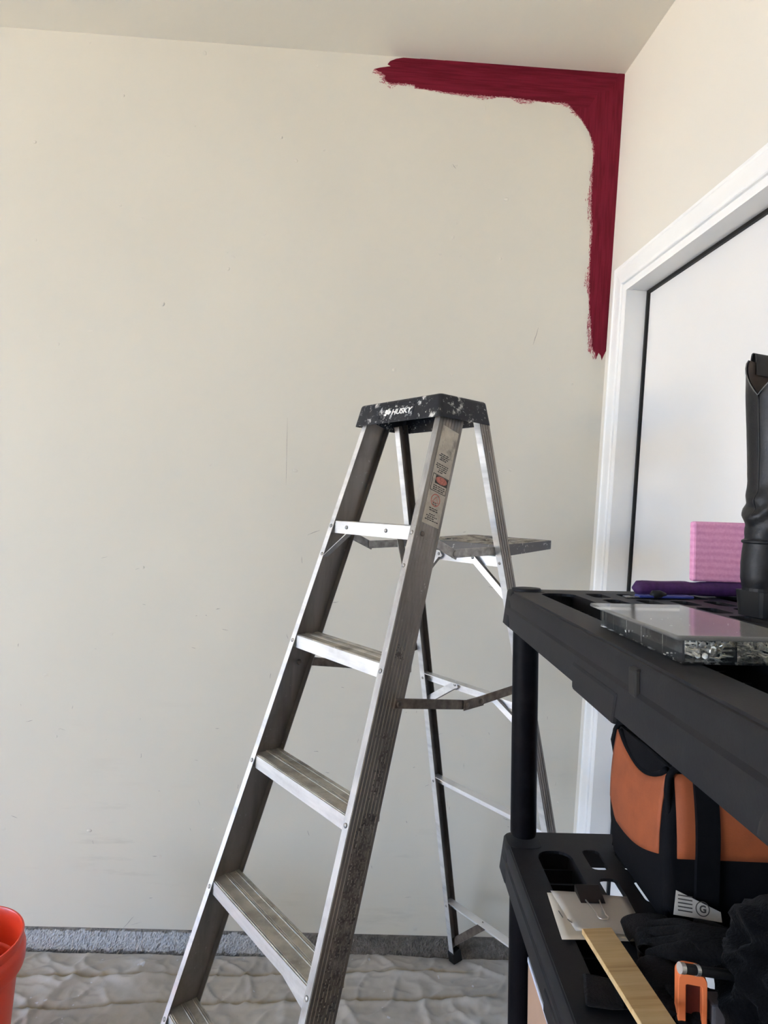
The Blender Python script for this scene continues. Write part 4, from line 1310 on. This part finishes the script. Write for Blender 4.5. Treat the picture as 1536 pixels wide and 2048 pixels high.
# white care tag sticking out at the bottom
M_tag = simple('white_woven_tag', (.48, .46, .42), .8, nscale=60, amt=.12)
tg = MB()
tq = [S(.262, .160, V1 + .026), S(.268, .226, V1 + .020), S(.264, .226, V1 + .032), S(.254, .167, V1 + .056)]
nrm_t = (tq[1] - tq[0]).cross(tq[3] - tq[0]).normalized()
if nrm_t.dot(CAM - tq[0]) < 0: nrm_t = -nrm_t
tg.hexa(tq + [p + nrm_t * .0006 for p in tq])
tag_o = tg.build('care_tag', M_tag, bag)
tx = (tq[1] - tq[0]).normalized(); ty = nrm_t.cross(tx).normalized()
if ty.z < 0: ty = -ty
tc = tq[0] + tx * .040 + ty * .013 + nrm_t * .0007
ringp = [[tc + (tx * math.cos(a) + ty * math.sin(a)) * r for a in [2 * math.pi * k / 24 for k in range(24)]] for r in (.0085, .0098)]
MB().loft(ringp, cap=False).build('tag_ring', M_ink, tag_o)
text_mesh('tag_print', 'G', .013, M_ink, tag_o, tc - tx * .0045 - ty * .0045, tx, ty, .0001, 0, .0004)
for k in range(5):
    a = tq[0] + tx * .006 + ty * (.006 + k * .0048) + nrm_t * .0007
    MB().hexa([a, a + tx * .020, a + tx * .020 + ty * .0016, a + ty * .0016] + [p + nrm_t * .0001 for p in (a, a + tx * .020, a + tx * .020 + ty * .0016, a + ty * .0016)]).build('tag_line', M_ink, tag_o)

# note slips under a binder clip
M_paper = simple('cream_note_paper', (.52, .47, .39), .85, nscale=14, amt=.05)
M_paper2 = simple('grey_note_paper', (.46, .43, .385), .85, nscale=10, amt=.05)
notes = thing('note_stack', 'two cream note slips held by a black binder clip on the middle shelf', 'notes', S(.23, .06, V1 + .001))
def sheet(name, q, lift, mat, bend=.004):
    m = MB(); NI, NJ = 10, 10; g = []
    for j in range(NJ + 1):
        for i in range(NI + 1):
            a = i / NI; b = j / NJ
            p = [(1 - a) * (1 - b) * q[0][k] + a * (1 - b) * q[1][k] + a * b * q[2][k] + (1 - a) * b * q[3][k] for k in range(2)]
            h = V1 + .0012 + lift + bend * (b ** 2) * (.4 + .6 * abs(a - .5)) + .0008 * math.sin(a * 5)
            g.append(S(p[0], p[1], h))
    m.v = [tuple(p) for p in g] + [tuple(p - SV * .0003) for p in g]
    W_ = NI + 1; K = len(g)
    for j in range(NJ):
        for i in range(NI):
            a = j * W_ + i
            m.f += [(a, a + 1, a + W_ + 1, a + W_), (K + a, K + a + W_, K + a + W_ + 1, K + a + 1)]
    for i in range(NI):
        m.f += [(i, i + 1, K + i + 1, K + i), (NJ * W_ + i, NJ * W_ + i + 1, K + NJ * W_ + i + 1, K + NJ * W_ + i)]
    for j in range(NJ):
        m.f += [(j * W_, (j + 1) * W_, K + (j + 1) * W_, K + j * W_), (j * W_ + NI, (j + 1) * W_ + NI, K + (j + 1) * W_ + NI, K + j * W_ + NI)]
    return m.build(name, mat, notes, smooth=True)
sheet('note_slip', [(.172, .002), (.182, .122), (.288, .116), (.290, -.006)], .001, M_paper, .003)
sheet('note_slip', [(.170, .008), (.180, .124), (.279, .118), (.273, .018)], .0030, M_paper2, .003)
for du, dw, L_ in ((.226, .006, .016), (.246, .014, .005), (.250, .016, .004)):
    a = S(du, dw, V1 + .0058)
    MB().tube([a, a + SU * L_ + SW * .002], .0007, 5).build('pen_mark', M_ink, notes)
clip = thing('binder_clip', 'black binder clip with wire handles gripping the note slips', 'clip', S(.175, .062, V1 + .004))
m = MB(); rg4 = [[S(a, w_, V1 + h) for a, h in ((.168, .0008), (.168, .014), (.171, .0155), (.2035, .0065), (.2035, .0055), (.170, .0035), (.170, .0015), (.2035, .0001), (.2035, -.0004))] for w_ in (.046, .083)]
m.loft(rg4).build('spring', M_black_rubber, clip)
wp = [S(.200, .054, V1 + .0080), S(.218, .0570, V1 + .0084), S(.236, .0600, V1 + .0086), S(.241, .0590, V1 + .0086), S(.246, .0600, V1 + .0086), S(.249, .0650, V1 + .0086), S(.248, .0715, V1 + .0086), S(.243, .0745, V1 + .0086), S(.237, .0725, V1 + .0086), S(.218, .0730, V1 + .0084), S(.200, .0750, V1 + .0080)]
M_wire = simple('nickel_wire', (.62, .58, .52), .3, .9)
MB().tube(wp, .0011, 6).build('wire_handle', M_wire, clip, smooth=True)

# wooden stick
M_wood = NT('pine_wood')
mpw = M_wood.n('ShaderNodeMapping')
ang = math.atan2(SU.y, SU.x)
mpw.inputs['Rotation'].default_value = (0, 0, -ang); mpw.inputs['Scale'].default_value = (2.2, 55, 30)
M_wood.l(M_wood.co.outputs['Object'], mpw.inputs[0])
wf = M_wood.noise(1.6, 4, .6, vec=mpw.outputs[0])
M_wood.set(Base_Color=M_wood.ramp(wf, [(.3, (.42, .27, .115)), (.5, (.56, .39, .19)), (.7, (.64, .47, .25))]), Roughness=.7)
sq = [(.281, .024), (.276, .067), (.56, .0655), (.56, .0284)]
hst = (.0068, .0068, .0404, .0404)
st_ = MB().hexa([S(a, b, V1 + h) for (a, b), h in zip(sq, hst)] + [S(a, b, V1 + h + .0075) for (a, b), h in zip(sq, hst)])
o = st_.build('wooden_stake', M_wood.m, None, loc=S(.42, .06, V1 + .0065))
bevel(o, .0008, 1); tag(o, 'flat pale pine stick lying lengthwise on the middle shelf below the note slips', 'stick')

# gloves: skinned hands of fleece
def fleece_mat(name, col):
    m = NT(name); f = m.noise(60, 5, .7)
    m.set(Base_Color=m.ramp(f, [(.3, tuple(c * .6 for c in col)), (.7, tuple(c * 1.5 for c in col))]), Roughness=.95)
    m.b.inputs['Specular IOR Level'].default_value = .05; m.b.inputs['Sheen Weight'].default_value = .03; m.b.inputs['Sheen Roughness'].default_value = .5
    m.bump(m.noise(330, 3), .8, .002); return m.m
M_fleece = fleece_mat('black_fleece', (.0030, .0030, .0034))
M_fleece2 = fleece_mat('charcoal_fleece', (.0085, .0078, .0078))
def glove(name, label, O, X, Y, Z, scale, mat, curl, cuff=True, seed=0, flat=1.0):
    """X along the fingers, Y across the palm, Z out of the back of the hand"""
    root = thing(name, label, 'glove', O)
    verts = []; edges = []; rad = []
    def addv(p, r):
        verts.append(p); rad.append(r); return len(verts) - 1
    P0 = lambda x, y, z: Vector(X) * x * scale + Vector(Y) * y * scale + Vector(Z) * z * scale * flat
    w0 = addv(P0(-.075, 0, .026), .030); w1 = addv(P0(-.02, 0, .026), .028); palm = addv(P0(.030, 0, .027), .034); edges += [(w0, w1), (w1, palm)]
    r_ = random.Random(seed)
    for y, L_ in ((-.034, .060), (-.012, .075), (.012, .070), (.033, .054)):
        k = addv(P0(.066, y, .028), .0145); edges.append((palm, k)); pv = k; x, z = .066, .028; ang_ = 0
        for seg_ in range(3):
            ang_ += curl * r_.uniform(.7, 1.3); x += L_ / 3 * math.cos(ang_); z = max(.013, z - L_ / 3 * math.sin(ang_))
            q_ = addv(P0(x, y * (1 + .1 * seg_), z), (.0125, .0118, .0105)[seg_]); edges.append((pv, q_)); pv = q_
    t1 = addv(P0(.002, -.046, .022), .0160); t2 = addv(P0(.030, -.066, .018), .0135); t3 = addv(P0(.054, -.072, .015), .0115)
    edges += [(palm, t1), (t1, t2), (t2, t3)]
    me = bpy.data.meshes.new('glove_hand'); me.from_pydata([tuple(v) for v in verts], edges, [])
    o = bpy.data.objects.new('glove_hand', me); link(o, root)
    sm = o.modifiers.new('skin', 'SKIN'); sm.use_smooth_shade = True
    for i, v in enumerate(me.skin_vertices[0].data):
        v.radius = (rad[i] * scale, rad[i] * scale * (.8 if flat == 1 else .8 * flat ** .5)); v.use_root = (i == 0)
    ss = o.modifiers.new('sub', 'SUBSURF'); ss.levels = 2; ss.render_levels = 2
    me.materials.append(mat)
    if cuff:
        rg5 = []
        for x, r, r2 in ((-.055, .034, .024), (-.075, .039, .026), (-.115, .042, .026), (-.120, .040, .024), (-.116, .037, .021), (-.080, .033, .019)):
            rg5.append([Vector(O) + P0(x, r * math.cos(a), .027 + r2 * math.sin(a)) for a in [2 * math.pi * k / 24 for k in range(24)]])
        MB().loft(rg5, cap=False).build('cuff', mat, root, smooth=True)
    return root
def basis(du, dw, roll_=0.0, pitch=0.0):
    X = (SU * du + SW * dw).normalized(); Z = SV.copy(); Y = Z.cross(X).normalized()
    X2 = X * math.cos(pitch) + Z * math.sin(pitch); Z2 = Z * math.cos(pitch) - X * math.sin(pitch)
    Y2 = Y * math.cos(roll_) + Z2 * math.sin(roll_); Z3 = Z2 * math.cos(roll_) - Y * math.sin(roll_)
    return X2, Y2, Z3
X, Y, Z = basis(-.45, -.9, 0, 0)
glove('work_glove', 'charcoal fleece glove with its fingers towards the note slips, below the tool bag', S(.352, .200, V1 + .003), X, Y, Z, .95, M_fleece2, .28, True, 1)
X, Y, Z = basis(.22, .97, 0, 0)
glove('work_glove', 'charcoal fleece glove with a rolled cuff lying under the pine stick', S(.408, .072, V1 + .0005), X, Y, Z, .66, M_fleece2, .12, True, 2, .42)
X, Y, Z = basis(.9, -.2, .2, 0)
glove('work_glove', 'black fleece glove lying between the pine stick and the orange handle', S(.345, .104, V1 + .001), X, Y, Z, .80, M_fleece2, .2, True, 4, .5)
# crumpled black fleece jacket
def blob(name, label, cat, c, r, amp, seed, mat, low):
    m = bmesh.new(); bmesh.ops.create_icosphere(m, subdivisions=5, radius=1)
    vs = []
    for v in m.verts:
        p = v.co
        k = 1 + amp * noise.noise(p * 1.6 + Vector((seed, 0, 0))) + amp * .6 * (1 - abs(noise.noise(p * 3.0 + Vector((0, seed, 0)))) * 3) + amp * .25 * noise.noise(p * 7)
        q = S(c[0] + p.x * r[0] * k, c[1] + p.y * r[1] * k, c[2] + p.z * r[2] * k)
        hmin = S(c[0] + p.x * r[0] * k, c[1] + p.y * r[1] * k, low)
        if q.z < hmin.z: q = Vector((q.x, q.y, hmin.z))
        vs.append(q)
    fs = [tuple(v.index for v in f.verts) for f in m.faces]; m.free()
    o = mesh_obj(name, vs, fs, mat, None, smooth=True, loc=S(c[0], c[1], low))
    return tag(o, label, cat)
blob('fleece_jacket', 'crumpled black fleece jacket filling the right of the middle shelf', 'jacket', (.460, .280, V1 + .055), (.135, .130, .080), .22, 3, M_fleece, V1 + .002)

# orange handle with a dark recess
M_org = simple('orange_moulded_plastic', (.72, .185, .062), .45, nscale=20, amt=.06)
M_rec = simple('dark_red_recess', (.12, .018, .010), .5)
tool = thing('tool_case', 'orange plastic case handle with a recessed grip standing in front of the black jacket', 'case', S(.44, .135, V1 + .002))
TC = (.452, .120)
tu = (SW * .97 + SU * .24).normalized(); tn = tu.cross(SV).normalized()
if tn.dot(CAM - S(.45, .13, V1)) < 0: tn = -tn
def TP(a, b, d): return S(.442, .086, V1 + .002) + tu * a + SV * b + tn * d
wd, ht, rd = .031, .065, .010
out2 = rrect(0, 0, wd, ht, rd, 6); in2 = rrect(.0085, .0060, wd - .0055, ht - .0135, .002, 6)
m = MB(); NN = len(out2)
m.v = [tuple(TP(a, b, d)) for lp, d in ((out2, -.022), (out2, 0), (in2, 0), (in2, -.012)) for a, b in lp]
for k in range(3): m.f += [(k * NN + j, k * NN + (j + 1) % NN, (k + 1) * NN + (j + 1) % NN, (k + 1) * NN + j) for j in range(NN)]
m.f.append(tuple(reversed(range(NN))))
bevel(m.build('handle_frame', M_org, tool), .0012, 2)
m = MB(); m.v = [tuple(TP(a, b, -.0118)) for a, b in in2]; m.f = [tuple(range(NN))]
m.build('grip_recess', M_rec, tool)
# pen-like tool with two bright bands
M_pen = simple('black_anodised_metal', (.018, .018, .018), .35, .4)
M_band = simple('brushed_steel_band', (.75, .74, .72), .3, .9)
pen = thing('marker_pen', 'black metal pen-shaped tool with two silver bands lying above the orange handle', 'tool', S(.43, .15, V1 + .11))
pa = S(.452, .083, V1 + .0775); pb = S(.440, .172, V1 + .0600)
pdir = (pb - pa)
def pseg(a, b, r, nm, mt): MB().tube([pa + pdir * a, pa + pdir * b], r, 18).build(nm, mt, pen, smooth=False)
pseg(.0, .06, .0060, 'end_band', M_band); pseg(.06, .95, .0055, 'barrel', M_pen); pseg(.21, .26, .0060, 'middle_band', M_band); pseg(.95, 1.0, .004, 'tip', M_band)

# grey case behind the orange handle
M_grey = simple('grey_plastic', (.10, .10, .115), .5)
o = bevel(MB().box((.424, .1220, V1 + .002), (.450, .150, V1 + .034), S).build('grey_case', M_grey, None, loc=S(.437, .13, V1 + .002)), .003, 2)
tag(o, 'small grey plastic box tucked between the orange handle and the black jacket', 'box')

# cardboard box on the lower shelf
M_card = simple('brown_cardboard', (.40, .255, .175), .85, nscale=8, amt=.08)
V2 = -SP * 2
cb = thing('cardboard_box', 'brown cardboard box on the shelf below the note slips, seen behind the post', 'box', S(.16, .13, V2))
bevel(MB().box((.035, .004, V2 + .001), (.31, .27, V2 + .270), S).build('box_body', M_card, cb), .002, 1)
M_tape = simple('pale_packing_tape', (.58, .60, .70), .35)
MB().box((.035, .0032, V2 + .262), (.31, .060, V2 + .2706), S).build('packing_tape', M_tape, cb)
